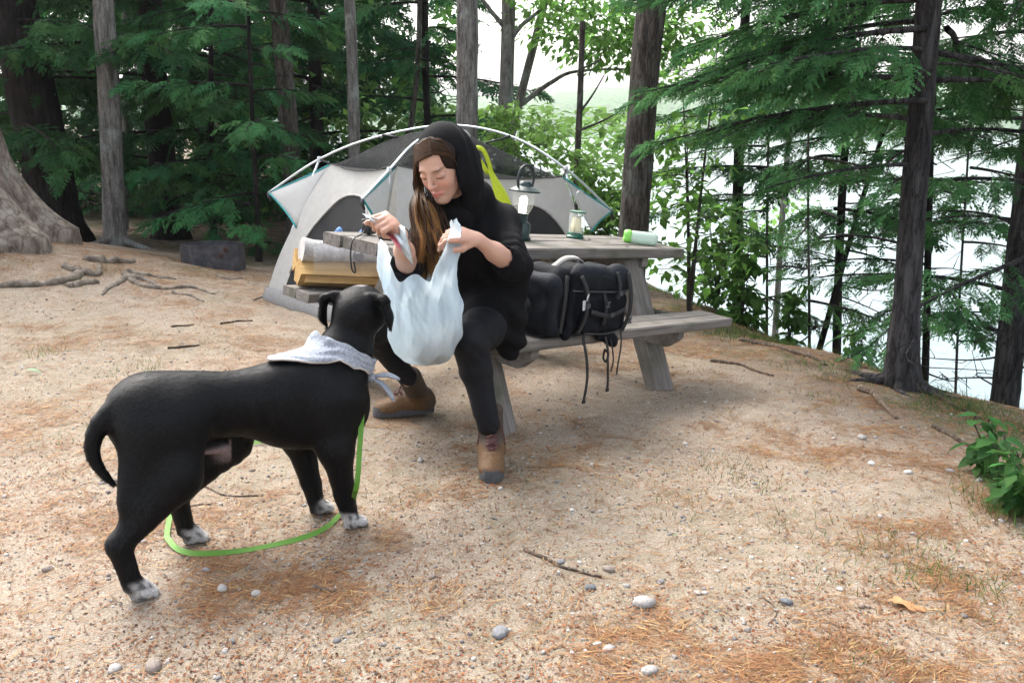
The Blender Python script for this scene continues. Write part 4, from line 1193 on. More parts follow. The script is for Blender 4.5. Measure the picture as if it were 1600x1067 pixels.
    M_LEG = mat('black_leggings', (.006, .0065, .009), .75, spec=.2, noise_amt=.2, noise_scale=40, bump=.25, bump_scale=500)
    f = Field((-.75, 2.8, .05), (.2, 3.8, .75), .0075)
    f.ell(pel + (0, .0, .0), (.155, .125, .10), None, .04)
    for hp, kn, an in ((hipL, kneeL, ankL), (hipR, kneeR, ankR)):
        md = hp * .5 + kn * .5
        f.cone(hp, md, .095, .083, .05); f.cone(md, kn, .083, .064, .03)
        calf = kn * .68 + an * .32 + T([0, .018, 0]); f.cone(kn, calf, .061, .057, .025); f.cone(calf, an + T([0, .0, .022]), .055, .041, .02)
    V_, Q = f.mesh(2); N = normals(V_, Q)
    wr = np.zeros(len(V_))
    for kn in (kneeL, kneeR): 
        d = np.linalg.norm(V_ - kn, axis=1); wr += .003 * np.exp(-(d / .11) ** 2) * np.sin(V_[:, 2] * 120 + V_[:, 0] * 110 + n3(V_, 12) * 4)
    for an in (ankL, ankR):
        d = np.linalg.norm(V_ - an, axis=1); wr += .0022 * np.exp(-(d / .08) ** 2) * np.sin(V_[:, 2] * 150 + V_[:, 0] * 90 + n3(V_, 18) * 4)
    part('leggings', V_ + N * (wr + .0025 * n3(V_, 22))[:, None], Q, M_LEG)
    # --- hooded top
    f = Field((-.56, 2.84, .34), (.24, 3.76, 1.12), .0065)
    f.cone(pel + (0, .02, .02), waist, .140, .112, .06); f.cone(waist, chest, .112, .118, .06); f.ell(chest + (0, 0, .03), (.15, .10, .11), rotm(z=-.25), .05)
    f.cone(chest, neck + (0, 0, -.01), .12, .085, .05)
    f.cone(shL, shR, .072, .07, .05); f.cone(shL, neck + (.02, .02, 0), .07, .075, .04); f.cone(shR, neck, .07, .075, .04)
    for sh, el, wr_, k in ((shL, elL, wrL, .36), (shR, elR, wrR, .25)):
        f.cone(sh, el, .066, .057, .04); f.cone(el, el * (1 - k) + wr_ * k, .057, .05, .025)
    # lap and hem over the thighs
    f.cone(hipL + (.03, .03, .05), hipL * .52 + kneeL * .48 + (0, .02, .035), .10, .088, .05); f.cone(hipR + (0, 0, .05), hipR * .55 + kneeR * .45 + (0, 0, .03), .10, .085, .05)
    f.cone(hipL * .6 + kneeL * .4, hipR * .6 + kneeR * .4, .075, .075, .06)
    f.cone(hipL + (.06, .02, -.0), P(800, 545, 3.33), .07, .035, .05)
    f.cone(P(795, 440, 3.36), P(797, 530, 3.32), .08, .055, .05)
    # cowl under the chin
    f.cone(neck + (.07, -.0, .03), neck + (.01, -.085, -.03), .045, .042, .03); f.cone(neck + (-.08, -.01, .0), neck + (.01, -.085, -.035), .042, .042, .03); f.cone(neck + (.07, .02, .04), neck + (-.06, .05, .03), .055, .055, .03)
    # sleeve ends are open: hollow out round the forearm
    for el, wr_, k in ((elL, wrL, .36), (elR, wrR, .25)):
        a = el * (1 - k) + wr_ * k; d = (wr_ - el) / np.linalg.norm(wr_ - el)
        f.cone(a + d * .022, a + d * .11, .047, .055, .012, 's')
    V_, Q = f.mesh(2); N = normals(V_, Q)
    fold = np.zeros(len(V_))
    for sh, el, wr_ in ((shL, elL, wrL), (shR, elR, wrR)):
        d = np.linalg.norm(V_ - el, axis=1); ax = (wr_ - sh) / np.linalg.norm(wr_ - sh)
        fold += .009 * np.exp(-(d / .10) ** 2) * np.sin(((V_ - el) @ ax) * 130 + n3(V_, 16) * 2.4)
    low = smoothstep(.80, .55, V_[:, 2]); side = (V_[:, 0] + .14)
    fold += .009 * low * np.sin(V_[:, 2] * 62 + side * 26 + n3(V_, 9) * 2.6) + .004 * n3(V_, 15, 2) + .003 * (1 - low) * np.sin(side * 90 + V_[:, 2] * 30 + n3(V_, 11) * 3)
    top = part('hooded_top', V_ + N * fold[:, None], Q, M_BLK)
    # --- hood: a shell open at the face, draped down to the shoulders
    f = Field(H - .24, H + .24, .0048)
    f.ell(L(-.036, .0, .024), (.112, .089, .110), B, .02)
    f.cone(L(-.06, 0, -.03), neck + (.0, .06, .03), .095, .08, .05)
    f.cone(L(-.03, .05, -.05), neck + (.06, .01, .0), .058, .05, .05); f.cone(L(-.04, -.06, -.06), neck + (-.07, .03, .0), .055, .05, .05)
    f.cone(L(.0, .078, -.07), neck + (.05, -.06, -.02), .042, .04, .04)
    f.ell(L(-.026, 0, .018), (.104, .0825, .102), B, .01, 's')
    f.cone(L(-.03, 0, -.05), neck + (.0, .0, -.02), .090, .07, .02, 's')
    f.cone(L(.09, -.012, .0), L(.12, -.012, -.14), .092, .10, .012, 's')
    f.ell(L(.118, -.012, .018), (.105, .088, .108), B, .012, 's')
    f.ell(L(.065, -.115, -.055), (.105, .07, .095), B, .015, 's')
    V_, Q = f.mesh(2); N = normals(V_, Q); q = (V_ - H) @ B
    V_ = V_ + N * (.0035 * np.sin(q[:, 0] * 85 + q[:, 2] * 55 + n3(V_, 12) * 2.5) * smoothstep(.06, -.03, q[:, 0] + q[:, 2]) + .002 * n3(V_, 25))[:, None]
    part('hood', V_, Q, M_BLK)
    # --- hair
    rh = np.random.default_rng(5); mb = MB()
    dark = T([.017, .0085, .0045]); mid = T([.05, .024, .010]); gold = T([.20, .095, .028])
    f = Field(H - .14, H + .14, .004)
    f.ell(L(-.014, 0, .032), (.1005, .080, .0925), B, .01)
    f.cone(L(.11, .004, -.02), L(.095, .004, .06), .062, .052, .01, 's'); f.cone(L(.06, 0, -.09), L(.13, 0, -.04), .08, .08, .01, 's')
    V_, Q = f.mesh(2); mb.add(V_, Q, np.tile(dark * .8, (len(V_), 1)))
    def strand(ctrl, r, c0, c1, wave=.006, ph=None):
        m = 30; c = crv(ctrl, m); t = np.linspace(0, 1, m); ph = rh.random() * 6 if ph is None else ph + rh.normal(0, .25)
        c = c + np.outer(wave * t ** 2 * 1.3 * np.sin(t * 19 + ph), B[:, 1]) + np.outer(wave * .7 * t ** 2 * np.cos(t * 11 + ph), B[:, 0])
        rr = r * (1 - .75 * t ** 3) 
        cc = np.stack([c0 * (1 - s_) + c1 * s_ for s_ in smoothstep(.44, .82, t)])
        mb.tube(c, rr, 5, cc, cap=False)
    part_line = [L(.075 - .05 * k, .012, .098 - .012 * (1 - k)) for k in (0, .5, 1)]
    def cp(th, ph, k_): return L(-.014 + .1005 * k_ * sin(th) * cos(ph), .080 * k_ * sin(th) * sin(ph), .032 + .0925 * k_ * cos(th))
    for lk in range(44):       # wavy locks falling from the parting past her right cheek
        k0 = lk / 43; xo = -20 + 46 * ((lk * .618) % 1); ph0 = rh.random() * 6; gold_k = rh.random(); dD0 = rh.normal(0, .018); yend = 396 + 38 * rh.random() - abs(xo + 2) * .45
        for i in range(20):
            k = np.clip(k0 + rh.normal(0, .04), 0, 1); x = xo + rh.normal(0, 2.2); dD = dD0 + rh.normal(0, .007)
            th = 1.02 - .62 * k + .03 * rh.normal(); lf = 1.012 + .016 * rh.random()
            a = cp(th, .34, 1.0); b = cp(th + .09, -.12, lf); b2 = cp(th + .30, -.62, lf + .012); c = cp(th + .66, -1.08 - .1 * k, lf + .03)
            d = L(.052 - .05 * k + .0006 * x, -.090 - .012 * rh.random(), -.045)
            e = P(655 + x * .50, 318, 3.115 + dD); g = P(662 + x * .80, 352, 3.06 + dD); g2 = P(667 + x * .98, 380, 3.015 + dD); h = P(669 + x * 1.05 + rh.normal(0, 2), yend + 8 * rh.random(), 2.99 + dD)
            sh_ = .6 + .7 * rh.random()
            strand([a, b, b2, c, d, e, g, g2, h], .0012 + .0013 * rh.random(), (dark if rh.random() < .6 else mid) * (.8 + 1.0 * rh.random()), (gold if gold_k < .66 else mid) * sh_, .010, ph0)
    for i in range(60):       # darker lengths behind, at the throat
        x = rh.normal(0, 8); a = L(-.0, -.078, .0); d = L(.0, -.075 + .01 * rh.normal(), -.08)
        strand([a, d, P(678 + x, 330, 3.12), P(688 + x * 1.2, 375, 3.07), P(686 + x, 400 + 14 * rh.random(), 3.05)], .0022, dark, mid * .9)
    for i in range(170):       # her left temple, tucked into the hood
        k = rh.random(); th = 1.02 - .62 * k + .03 * rh.normal(); lf = 1.012 + .016 * rh.random(); a = cp(th, .36, 1.0); b = cp(th + .14, .72, lf); c = cp(th + .55, 1.12, lf + .01); d = L(.02, .08, -.06)
        strand([a, b, c, d], .0018, (dark if rh.random() < .6 else mid) * (.8 + .6 * rh.random()), dark * 1.3, .001)
    hm = mat('brown_hair', rough=.5, spec=.14, attr=True, noise_amt=.35, noise_scale=80)
    V_ = np.concatenate(mb.V) - root_loc
    link('hair', raw_mesh('hair', V_, mb.F, np.concatenate(mb.C)), hm, body)
    # --- wristband
    mb = MB(); d = (wrR - elR) / np.linalg.norm(wrR - elR); Bq = basis(d, (0, 1, .2))
    ring_ = [wrR - d * .004 + Bq[:, 1] * .0262 * cos(a) + Bq[:, 2] * .0262 * sin(a) - root_loc for a in np.linspace(0, 2 * pi, 25)]
    mb.tube(ring_, .0028, 6, cap=False); mb.build('wristband', mat('black_elastic', (.008, .008, .008), .7), body)
    # --- boots
    def boot(heel, toe, an, lab):
        heel = T(heel); toe = T(toe); fwd = toe - heel; ln = np.linalg.norm(fwd[:2]); Bb = basis(fwd)
        W = lambda x, y, z: heel + Bb @ np.array((x, y, z), float)
        s_ = ln / .27
        f = Field(np.minimum(np.minimum(heel, toe), an) - .1, np.maximum(np.maximum(heel, toe), an) + .12, .0042)
        f.cone(W(.045 * s_, 0, .05), W(.17 * s_, .0, .045), .044, .042, .03); f.ell(W(.205 * s_, 0, .036), (.066 * s_, .049, .038), Bb, .02)
        f.cone(W(.055 * s_, 0, .06), an * .8 + W(.05, 0, .12) * .2, .046, .05, .03); f.cone(W(.05 * s_, 0, .07), W(.15 * s_, 0, .06), .045, .036, .03)
        f.ell(W(.035 * s_, 0, .045), (.042, .041, .04), Bb, .02)
        f.cone(an + (0, 0, .0), an + (0, 0, .09), .044, .046, .008, 's')
        f.halfspace(W(0, 0, .02), -Bb[:, 2])
        V_, Q = f.mesh(1); q = (V_ - heel) @ Bb
        C_ = np.tile([.115, .06, .024], (len(V_), 1))
        dk = smoothstep(.085, .105, q[:, 2])[:, None]; C_ = C_ * (1 - dk) + T([.05, .034, .024]) * dk
        hb_ = (smoothstep(.06, .045, q[:, 0] / s_) * smoothstep(.085, .07, q[:, 2]))[:, None]; C_ = C_ * (1 - hb_) + T([.07, .045, .03]) * hb_
        tg = (smoothstep(.022, .018, np.abs(q[:, 1])) * smoothstep(.05, .056, q[:, 2]) * smoothstep(.17, .155, q[:, 0] / s_) * (q[:, 0] > .06))[:, None]; C_ = C_ * (1 - tg) + T([.09, .045, .04]) * tg
        b = part('boot', V_, Q, mat('brown_boot_leather', rough=.6, spec=.35, attr=True, noise_amt=.3, noise_scale=45, bump=.35, bump_scale=160), C_)
        b['label'] = lab
        # sole
        n = 30; out = []
        for i in range(n):
            a = 2 * pi * i / n; x = .135 + .142 * cos(a); wdt = .047 * (1 + .12 * cos(a)) * (1 - .12 * math.exp(-((x - .11) / .05) ** 2)); out.append((x * s_, wdt * np.sign(sin(a)) * abs(sin(a)) ** .7))
        vs = [W(x, y, 0.002) for x, y in out] + [W(x * 1.0, y * 1.04, .022) for x, y in out] + [W(.135 * s_ + (x - .135 * s_) * .97, y * .97, .032 + (.012 if x > .2 * s_ else 0)) for x, y in out]
        fs = [tuple(range(n))[::-1], tuple(range(2 * n, 3 * n))] + [(k * n + i, k * n + (i + 1) % n, (k + 1) * n + (i + 1) % n, (k + 1) * n + i) for k in (0, 1) for i in range(n)]
        sm = MB(); sm.add(T(vs) - root_loc, fs); so_ = sm.build('sole', mat('dark_rubber', (.05, .05, .052), .7, noise_amt=.4, noise_scale=60), b); auto_smooth(so_, 45)
        lm = MB()
        for i in range(5):
            x, z = ((.178, .084), (.156, .100), (.136, .124), (.122, .155), (.116, .187))[i]
            for sg in (-1, 1):
                lm.tube([W(x * s_, -.022 * sg, z) - root_loc, W((x + .004) * s_, 0, z + .010) - root_loc, W((x - .010) * s_, .022 * sg, z + .020) - root_loc], .0036, 5)
        for sg in (-1, 1):
            lm.tube(crv([W(.118 * s_, .004 * sg, .205), W(.125 * s_, .03 * sg, .185), W(.13 * s_, .044 * sg, .14), W(.14 * s_, .05 * sg, .10)], 8) - root_loc, .0028, 5)
            lm.tube(crv([W(.118 * s_, 0, .205), W(.135 * s_, .022 * sg, .19), W(.14 * s_, .03 * sg, .16)], 8) - root_loc, .0026, 5)
        lm.build('laces', mat('maroon_laces', (.075, .022, .022), .8, noise_amt=.5, noise_scale=150), b)
        return b, W
    g = G(768, 757); toeL = T([g[0], g[1], hz(g[0], g[1]) + .002]); heelL = T([ankL[0] + .006, toeL[1] + .27, 0]); heelL[2] = hz(heelL[0], heelL[1]) + .004
    bL, WL = boot(heelL, toeL, T([ankL[0], heelL[1] - .06, .225]), 'brown hiking boot pointing at the viewer with maroon laces')
    mbt = MB()
    for j, c_ in enumerate(((.1, .25, .35), (.7, .7, .68), (.03, .08, .25))):
        mbt.box(WL(.128, .0, .150 + .009 * j) - root_loc + Bv_off(WL, root_loc), (.02, .004, .009), basis(toeL - heelL)[:, [1, 0, 2]] @ rotm(x=-.5), col=c_)
    mbt.build('tongue_tag', mat('woven_tag', attr=True, rough=.8), bL, smooth=False)
    gt = G(585, 652); toeR = T([gt[0], gt[1], hz(gt[0], gt[1]) + .003]); gh = G(672, 645); heelR = T([toeR[0] + .245, toeR[1] + .10, 0]); heelR[2] = hz(heelR[0], heelR[1]) + .012
    boot(heelR, toeR, T([ankR[0], ankR[1], .215]), 'brown hiking boot tucked back and turned left')
    return dict(H=H, B=B, wrR=wrR, wrL=wrL, knR=knR, knL=knL, kneeL=kneeL)
def Bv_off(W, r): return np.zeros(3)
PER = make_person()
# ------------------------------------------------------------------ picnic table
def wood_mat(name, a, b, c):
    m = bpy.data.materials.new(name); m.use_nodes = True
    n = m.node_tree.nodes; l = m.node_tree.links; bs = n['Principled BSDF']
    bs.inputs['Roughness'].default_value = .85; bs.inputs['Specular IOR Level'].default_value = .25
    tc = n.new('ShaderNodeTexCoord'); oi = n.new('ShaderNodeObjectInfo')
    ad = n.new('ShaderNodeVectorMath'); ad.operation = 'ADD'; l.new(tc.outputs['Object'], ad.inputs[0])
    ml = n.new('ShaderNodeMath'); ml.operation = 'MULTIPLY'; ml.inputs[1].default_value = 40; l.new(oi.outputs['Random'], ml.inputs[0]); l.new(ml.outputs[0], ad.inputs[1])
    mp = n.new('ShaderNodeMapping'); mp.inputs['Scale'].default_value = (1.6, 34, 34); l.new(ad.outputs[0], mp.inputs[0])
    nz = n.new('ShaderNodeTexNoise'); nz.inputs['Scale'].default_value = 1.6; nz.inputs['Detail'].default_value = 7; nz.inputs['Roughness'].default_value = .7; l.new(mp.outputs[0], nz.inputs['Vector'])
    n2 = n.new('ShaderNodeTexNoise'); n2.inputs['Scale'].default_value = 7; n2.inputs['Detail'].default_value = 5; l.new(ad.outputs[0], n2.inputs['Vector'])
    cr = n.new('ShaderNodeValToRGB'); e = cr.color_ramp.elements; e[0].position = .3; e[0].color = (*a, 1); e[1].position = .7; e[1].color = (*b, 1); l.new(nz.outputs['Fac'], cr.inputs[0])
    c2 = n.new('ShaderNodeValToRGB'); c2.color_ramp.elements[0].position = .52; c2.color_ramp.elements[1].position = .68; l.new(n2.outputs['Fac'], c2.inputs[0])
    mx = n.new('ShaderNodeMix'); mx.data_type = 'RGBA'; l.new(c2.outputs[0], mx.inputs[0]); l.new(cr.outputs[0], mx.inputs[6]); mx.inputs[7].default_value = (*c, 1)
    l.new(mx.outputs[2], bs.inputs['Base Color'])
    bp = n.new('ShaderNodeBump'); bp.inputs['Strength'].default_value = .6; bp.inputs['Distance'].default_value = .004; l.new(nz.outputs['Fac'], bp.inputs['Height']); l.new(bp.outputs[0], bs.inputs['Normal'])
    return m
M_WOOD = wood_mat('weathered_wood', (.075, .067, .060), (.235, .215, .195), (.10, .10, .075))
TBL = empty('picnic_table', (0.0, 4.397, -.074))
TROT = Matrix.Rotation(.816, 3, 'Z') @ Matrix.Rotation(.10, 3, 'Y') @ Matrix.Rotation(.061, 3, 'X')
TBL.rotation_euler = TROT.to_euler()
TR = np.array(TROT); TO = np.array([0, 4.397, -.074])
def TW(x, y, z): return TO + TR @ np.array((x, y, z), float)
tag(TBL, 'weathered grey wooden picnic table with attached benches in front of the tent', 'picnic table')
def plank(name, c, size, R=None, seed=0, wear=.004):
    rng = np.random.default_rng(seed); nx_ = 13; hx, hy, hz_ = [q / 2 for q in size]
    V_ = []; b = min(.006, hy * .2)
    prof = [(-hy + b, -hz_), (hy - b, -hz_), (hy, -hz_ + b), (hy, hz_ - b), (hy - b, hz_), (-hy + b, hz_), (-hy, hz_ - b), (-hy, -hz_ + b)]
    k = rng.random(4) * 6
    for i in range(nx_):
        x = -hx + 2 * hx * i / (nx_ - 1)
        for (y, z) in prof:
            V_.append((x + (rng.normal(0, wear) * .5 if i in (0, nx_ - 1) else 0), y + wear * .5 * sin(x * 5 + k[0] + z * 40) + rng.normal(0, wear * .12), z + wear * .6 * sin(x * 3.3 + k[1]) + rng.normal(0, wear * .12)))
    F_ = [tuple(range(8))[::-1], tuple(range((nx_ - 1) * 8, nx_ * 8))]
    for i in range(nx_ - 1):
        for j in range(8): F_.append((i * 8 + j, i * 8 + (j + 1) % 8, (i + 1) * 8 + (j + 1) % 8, (i + 1) * 8 + j))
    me = raw_mesh(name, V_, F_, smooth=True)
    o = link(name, me, M_WOOD, TBL); o.location = c
    if R is not None: o.rotation_euler = R
    auto_smooth(o, 30)
    return o
for i in range(4):
    plank('board', (.0 + .008 * ((i * 7) % 3 - 1), -.190 + .1265 * i, .724), (2.068 + .012 * ((i * 5) % 3), .120, .052), seed=i)
for sg in (-1, 1):
    for j in range(2):
        plank('bench_board', (.01 * j, sg * .536 + (-.055 + .110 * j), .416), (1.94 + .014 * j, .105, .046), seed=10 + j + sg)
for sx in (-1, 1):
    for sg in (-1, 1):
        a = np.array([sx * .62, sg * .525, -.03]); b = np.array([sx * .62, sg * .150, .697]); d = b - a; ln = np.linalg.norm(d)
        plank('leg', (a + b) / 2, (ln, .155, .075), (0, -math.atan2(d[2], abs(d[1])) if True else 0, pi / 2 * (-sg)), seed=20 + sx + 3 * sg)
    # bench bearer with chamfered ends, and bearer under the top
    for (yy, z0, z1, nm_, xo) in ((.60, .29, .391, 'bench_bearer', -.063), (.235, .61, .696, 'top_bearer', .063)):
        mb = MB(); x0 = sx * .62 + xo * sx - .024; x1 = x0 + .048
        pr = [(-yy, z1), (-yy, z1 - .045), (-yy + .07, z0), (yy - .07, z0), (yy, z1 - .045), (yy, z1)]
        V_ = [(x0, y, z) for y, z in pr] + [(x1, y, z) for y, z in pr]; n_ = 6
        F_ = [tuple(range(6))[::-1], tuple(range(6, 12))] + [(i, (i + 1) % 6, 6 + (i + 1) % 6, 6 + i) for i in range(6)]
        mb.add(V_, F_); mb.build(nm_, M_WOOD, TBL, smooth=False)
for sx in (-1, 1):      # diagonal brace
    a = np.array([sx * .585, 0, .36]); b = np.array([sx * .12, 0, .695]); d = b - a
    plank('brace', (a + b) / 2, (np.linalg.norm(d), .09, .04), (0, -math.atan2(d[2], d[0]), 0), seed=40 + sx)
for sx in (-1, 1):
    for i in range(4):
        mb = MB(); mb.lathe([(.001, .004), (.009, .003), (.011, 0)], (sx * .56, -.190 + .1265 * i, .7515), 8); mb.build('bolt_head', mat('rusty_bolt', (.12, .08, .06), .7, .5), TBL)

# ------------------------------------------------------------------ backpack on the near bench
def backpack():
    root = empty('backpack', TW(-.32, -.565, .441)); root.rotation_euler = TROT.to_euler()
    tag(root, 'black travel backpack with dangling straps lying on the near bench', 'backpack')
    nyl = mat('black_nylon', (.0045, .0055, .008), .75, spec=.14, noise_amt=.35, noise_scale=30, bump=.25, bump_scale=160)
    nyl2 = mat('slate_nylon', (.008, .010, .014), .7, spec=.18, noise_amt=.3, noise_scale=30, bump=.2, bump_scale=90)
    web = mat('black_webbing', (.008, .008, .009), .7, bump=.3, bump_scale=300)
    def sd(name, fn, lo, hi, m, h=.006, wr=.0045, parent=root):
        f = Field(lo, hi, h); fn(f); V_, Q = f.mesh(2); N = normals(V_, Q)
        V_ = V_ + N * (wr * (np.sin(V_[:, 0] * 55 + V_[:, 2] * 38 + n3(V_, 17) * 2.5) * .6 + n3(V_, 26)))[:, None]
        return link(name, raw_mesh(name, V_, Q), m, parent)
    def main(f):
        f.box((.0, 0, .145), (.235, .115, .145), .06, rotm(y=.02), .02); f.ell((.20, 0, .13), (.085, .11, .135), None, .04); f.ell((0, -.04, .16), (.21, .10, .12), None, .04)
    sd('main_compartment', main, (-.3, -.2, -.02), (.34, .2, .34), nyl)
    sd('lid_pocket', lambda f: (f.box((.04, -.105, .245), (.185, .042, .058), .035, rotm(x=.25, y=.05), .02), f.ell((.15, -.10, .235), (.09, .05, .06), None, .03)), (-.25, -.22, .1), (.32, .02, .36), nyl2)
    sd('end_pocket', lambda f: f.box((-.235, -.03, .14), (.045, .10, .13), .04, rotm(y=-.12), .02), (-.34, -.2, -.03), (-.12, .12, .34), nyl2)
    sd('front_pocket', lambda f: f.box((.06, -.125, .105), (.15, .028, .085), .026, None, .02), (-.15, -.2, -.01), (.27, -.05, .23), nyl)
    sd('side_band', lambda f: f.cone((-.165, -.125, .02), (-.15, -.12, .27), .02, .02, .02), (-.24, -.2, -.03), (-.08, -.06, .33), nyl)
    # grab handle, straps, zip lines
    mb = MB(); mb.ribbon(crv([(-.17, -.02, .285), (-.12, -.04, .325), (-.05, -.05, .325), (-.0, -.03, .297)], 14), .03, (0, -.3, 1), .008); mb.build('grab_handle', mat('grey_webbing', (.22, .21, .2), .8), root)
    mb = MB(); mb.tube(crv([(-.18, -.148, .21), (-.05, -.160, .205), (.1, -.162, .2), (.22, -.14, .2)], 16), .004, 5); mb.tube(crv([(-.08, -.158, .03), (.06, -.162, .02), (.2, -.15, .03)], 12), .003, 5)
    mb.build('zip', mat('zip_black', (.02, .02, .022), .35), root)
    mb = MB(); mb.ribbon(crv([(.175, -.155, .28), (.19, -.172, .19), (.2, -.170, .1), (.19, -.15, .02)], 16), .024, (0, -1, .1), .004); mb.ribbon(crv([(.02, -.155, .2), (.03, -.17, .13), (.03, -.165, .06)], 12), .016, (0, -1, .1), .004)
    mb.build('compression_strap', web, root)
    for q_, pts_ in enumerate(([(-.14, -.150, .27), (-.11, -.168, .2), (-.10, -.165, .1), (-.11, -.14, .02)], [(-.2, -.125, .27), (-.215, -.14, .16), (-.21, -.13, .03)], [(.1, -.15, .285), (.105, -.172, .22), (.10, -.170, .17)], [(-.06, -.16, .12), (.05, -.172, .10), (.17, -.165, .12)], [(.245, -.07, .24), (.285, -.06, .15), (.27, -.06, .03)])):
        mb = MB(); mb.ribbon(crv(pts_, 14), .02, (0, -1, .1) if q_ != 3 else (0, -1, 0), .005); mb.build('webbing', web, root)
    for c in ((-.105, -.176, .15), (.104, -.182, .195), (.06, -.182, .105)):
        mb = MB(); mb.box(c, (.026, .007, .018), None, .002); mb.build('buckle', mat('buckle_plastic', (.03, .032, .036), .35), root, smooth=False)
    for c in ((.03, -.178, .15), (.195, -.183, .075)):
        mb = MB()
        for a in (-.6, .6): mb.box(c, (.008, .006, .034), rotm(y=a), .002)
        mb.build('buckle', mat('buckle_plastic', (.03, .032, .036), .35), root, smooth=False)
    mb = MB(); mb.box((-.118, -.166, .152), (.022, .004, .042), rotm(y=-.15), .0015); mb.build('reflective_tag', mat('pale_tag', (.55, .57, .6), .5), root, smooth=False)
    mb = MB()
    mb.tube(crv([(.232, -.09, .255), (.25, -.1, .26), (.255, -.105, .243), (.238, -.1, .237), (.232, -.09, .255)], 12), .003, 5); mb.build('zip_pull', mat('pink_cord', (.55, .06, .09), .6), root)
    mb = MB(); mb.ribbon(crv([(-.1, -.17, .20), (-.115, -.176, .19), (-.12, -.176, .17)], 6), .008, (0, -1, 0), .003); mb.build('zip_pull', mat('steel', (.6, .6, .62), .3, 1.0), root)
    Ri = TR.T; down = Ri @ np.array([0, 0, -1.])
    for x, y, z, ln, wd in ((-.055, -.13, .02, .29, .018), (.085, -.145, .0, .23, .016), (.13, -.13, .01, .17, .008), (.215, -.10, .06, .25, .010)):
        p0 = np.array([x, y, z]); n_ = 14
        pts = [p0 + down * ln * t + np.array([.008 * sin(t * 5 + x * 30), -.012 - .010 * sin(t * 3.2), 0]) * min(1, t * 4) for t in np.linspace(0, 1, n_)]
        mb = MB(); mb.ribbon(pts, wd, (.15, -1, .0), .003)
        if wd > .015: mb.box(pts[-1] + down * .006, (wd + .004, .007, .014), None, .002)
        mb.build('hanging_strap', web, root, smooth=False)
    mb = MB(); mb.tube(crv([(.085, -.15, -.055), (.11, -.155, -.075), (.1, -.155, -.11), (.08, -.152, -.09), (.085, -.15, -.055)], 14), .005, 6); mb.build('strap_loop', web, root)
    sd('hip_pad', lambda f: f.box((.13, -.12, -.015), (.075, .022, .028), .02, rotm(y=.35), .01), (-.02, -.2, -.09), (.26, -.05, .08), nyl)
backpack()

# ------------------------------------------------------------------ firewood on the far bench
def firewood():
    c = TW(-.72, .54, .441); root = empty('firewood_bundle', c); root.rotation_euler = (TROT @ Matrix.Rotation(-.36, 3, 'Z')).to_euler()
    tag(root, 'shrink-wrapped bundle of split firewood on the far bench', 'firewood')
    cut = wood_mat('split_wood', (.30, .18, .065), (.52, .35, .15), (.26, .15, .055)); birch = bark_mat('birch_bark', (.36, .34, .33), (.62, .60, .58), 30, .5, None, .03)
    rng = np.random.default_rng(4)
    def wedge(y, z, r, a0, a1, x0, x1, m, name='log', rot=0):
        V_ = []; F_ = []; n_ = 7; an = np.linspace(a0, a1, n_)
        for x in np.linspace(x0, x1, 6):
            V_.append((x, y, z))
            for a in an: V_.append((x, y + r * cos(a) * (1 + .05 * sin(x * 9 + a * 3)), z + r * sin(a)))
        k = n_ + 1
        for i in range(5):
            for j in range(k): F_.append((i * k + j, i * k + (j + 1) % k, (i + 1) * k + (j + 1) % k, (i + 1) * k + j))
        F_ += [tuple(range(k))[::-1], tuple(range(5 * k, 6 * k))]
        o = link(name, raw_mesh(name, V_, F_, smooth=False), m, root); auto_smooth(o, 30); return o
    for (y, z, r, a0, a1, x0, x1) in ((-.02, .004, .12, .05, 1.35, -.20, .20), (.0, .01, .11, 1.5, 2.9, -.19, .21), (-.11, .075, .10, -.75, .6, -.215, .17), (.06, .09, .09, -.5, .9, -.2, .19)):
        wedge(y, z, r, a0, a1, x0, x1, cut)
    mb = MB(); xs = np.linspace(-.2, .235, 9)
    mb.tube([(x, -.005 + .01 * sin(x * 9), .175 + .006 * sin(x * 14)) for x in xs], .055 + .004 * np.sin(xs * 20), 14, jit=.06, rng=rng)
    o = mb.build('birch_log', birch, root); auto_smooth(o, 40)
    mb = MB(); mb.lathe([(.001, 0), (.02, .002), (.028, .008)], (.06, -.06, .16), 10, R=rotm(x=1.2)); mb.build('knot_scar', mat('dark_knot', (.05, .03, .02), .9), root)
    mb = MB(); mb.lathe([(.10, -.16), (.102, 0), (.10, .15)], (0, 0, .11), 22, R=rotm(y=pi / 2) @ np.diag([1.05, 1.12, 1]))
    film = mat('stretch_film', (.75, .76, .78), .12, alpha=.16, spec=.7, bump=.6, bump_scale=40); mb.build('wrap', film, root)
    for x in (-.04, .075):
        mb = MB(); mb.ribbon(crv([(x - .03, -.03, .222), (x - .012, -.05, .262), (x + .012, -.04, .285), (x + .03, .0, .235)], 12), .022, (0, -.8, .6), .002); mb.build('carry_strap', mat('blue_strap', (.10, .22, .50), .5), root)
firewood()

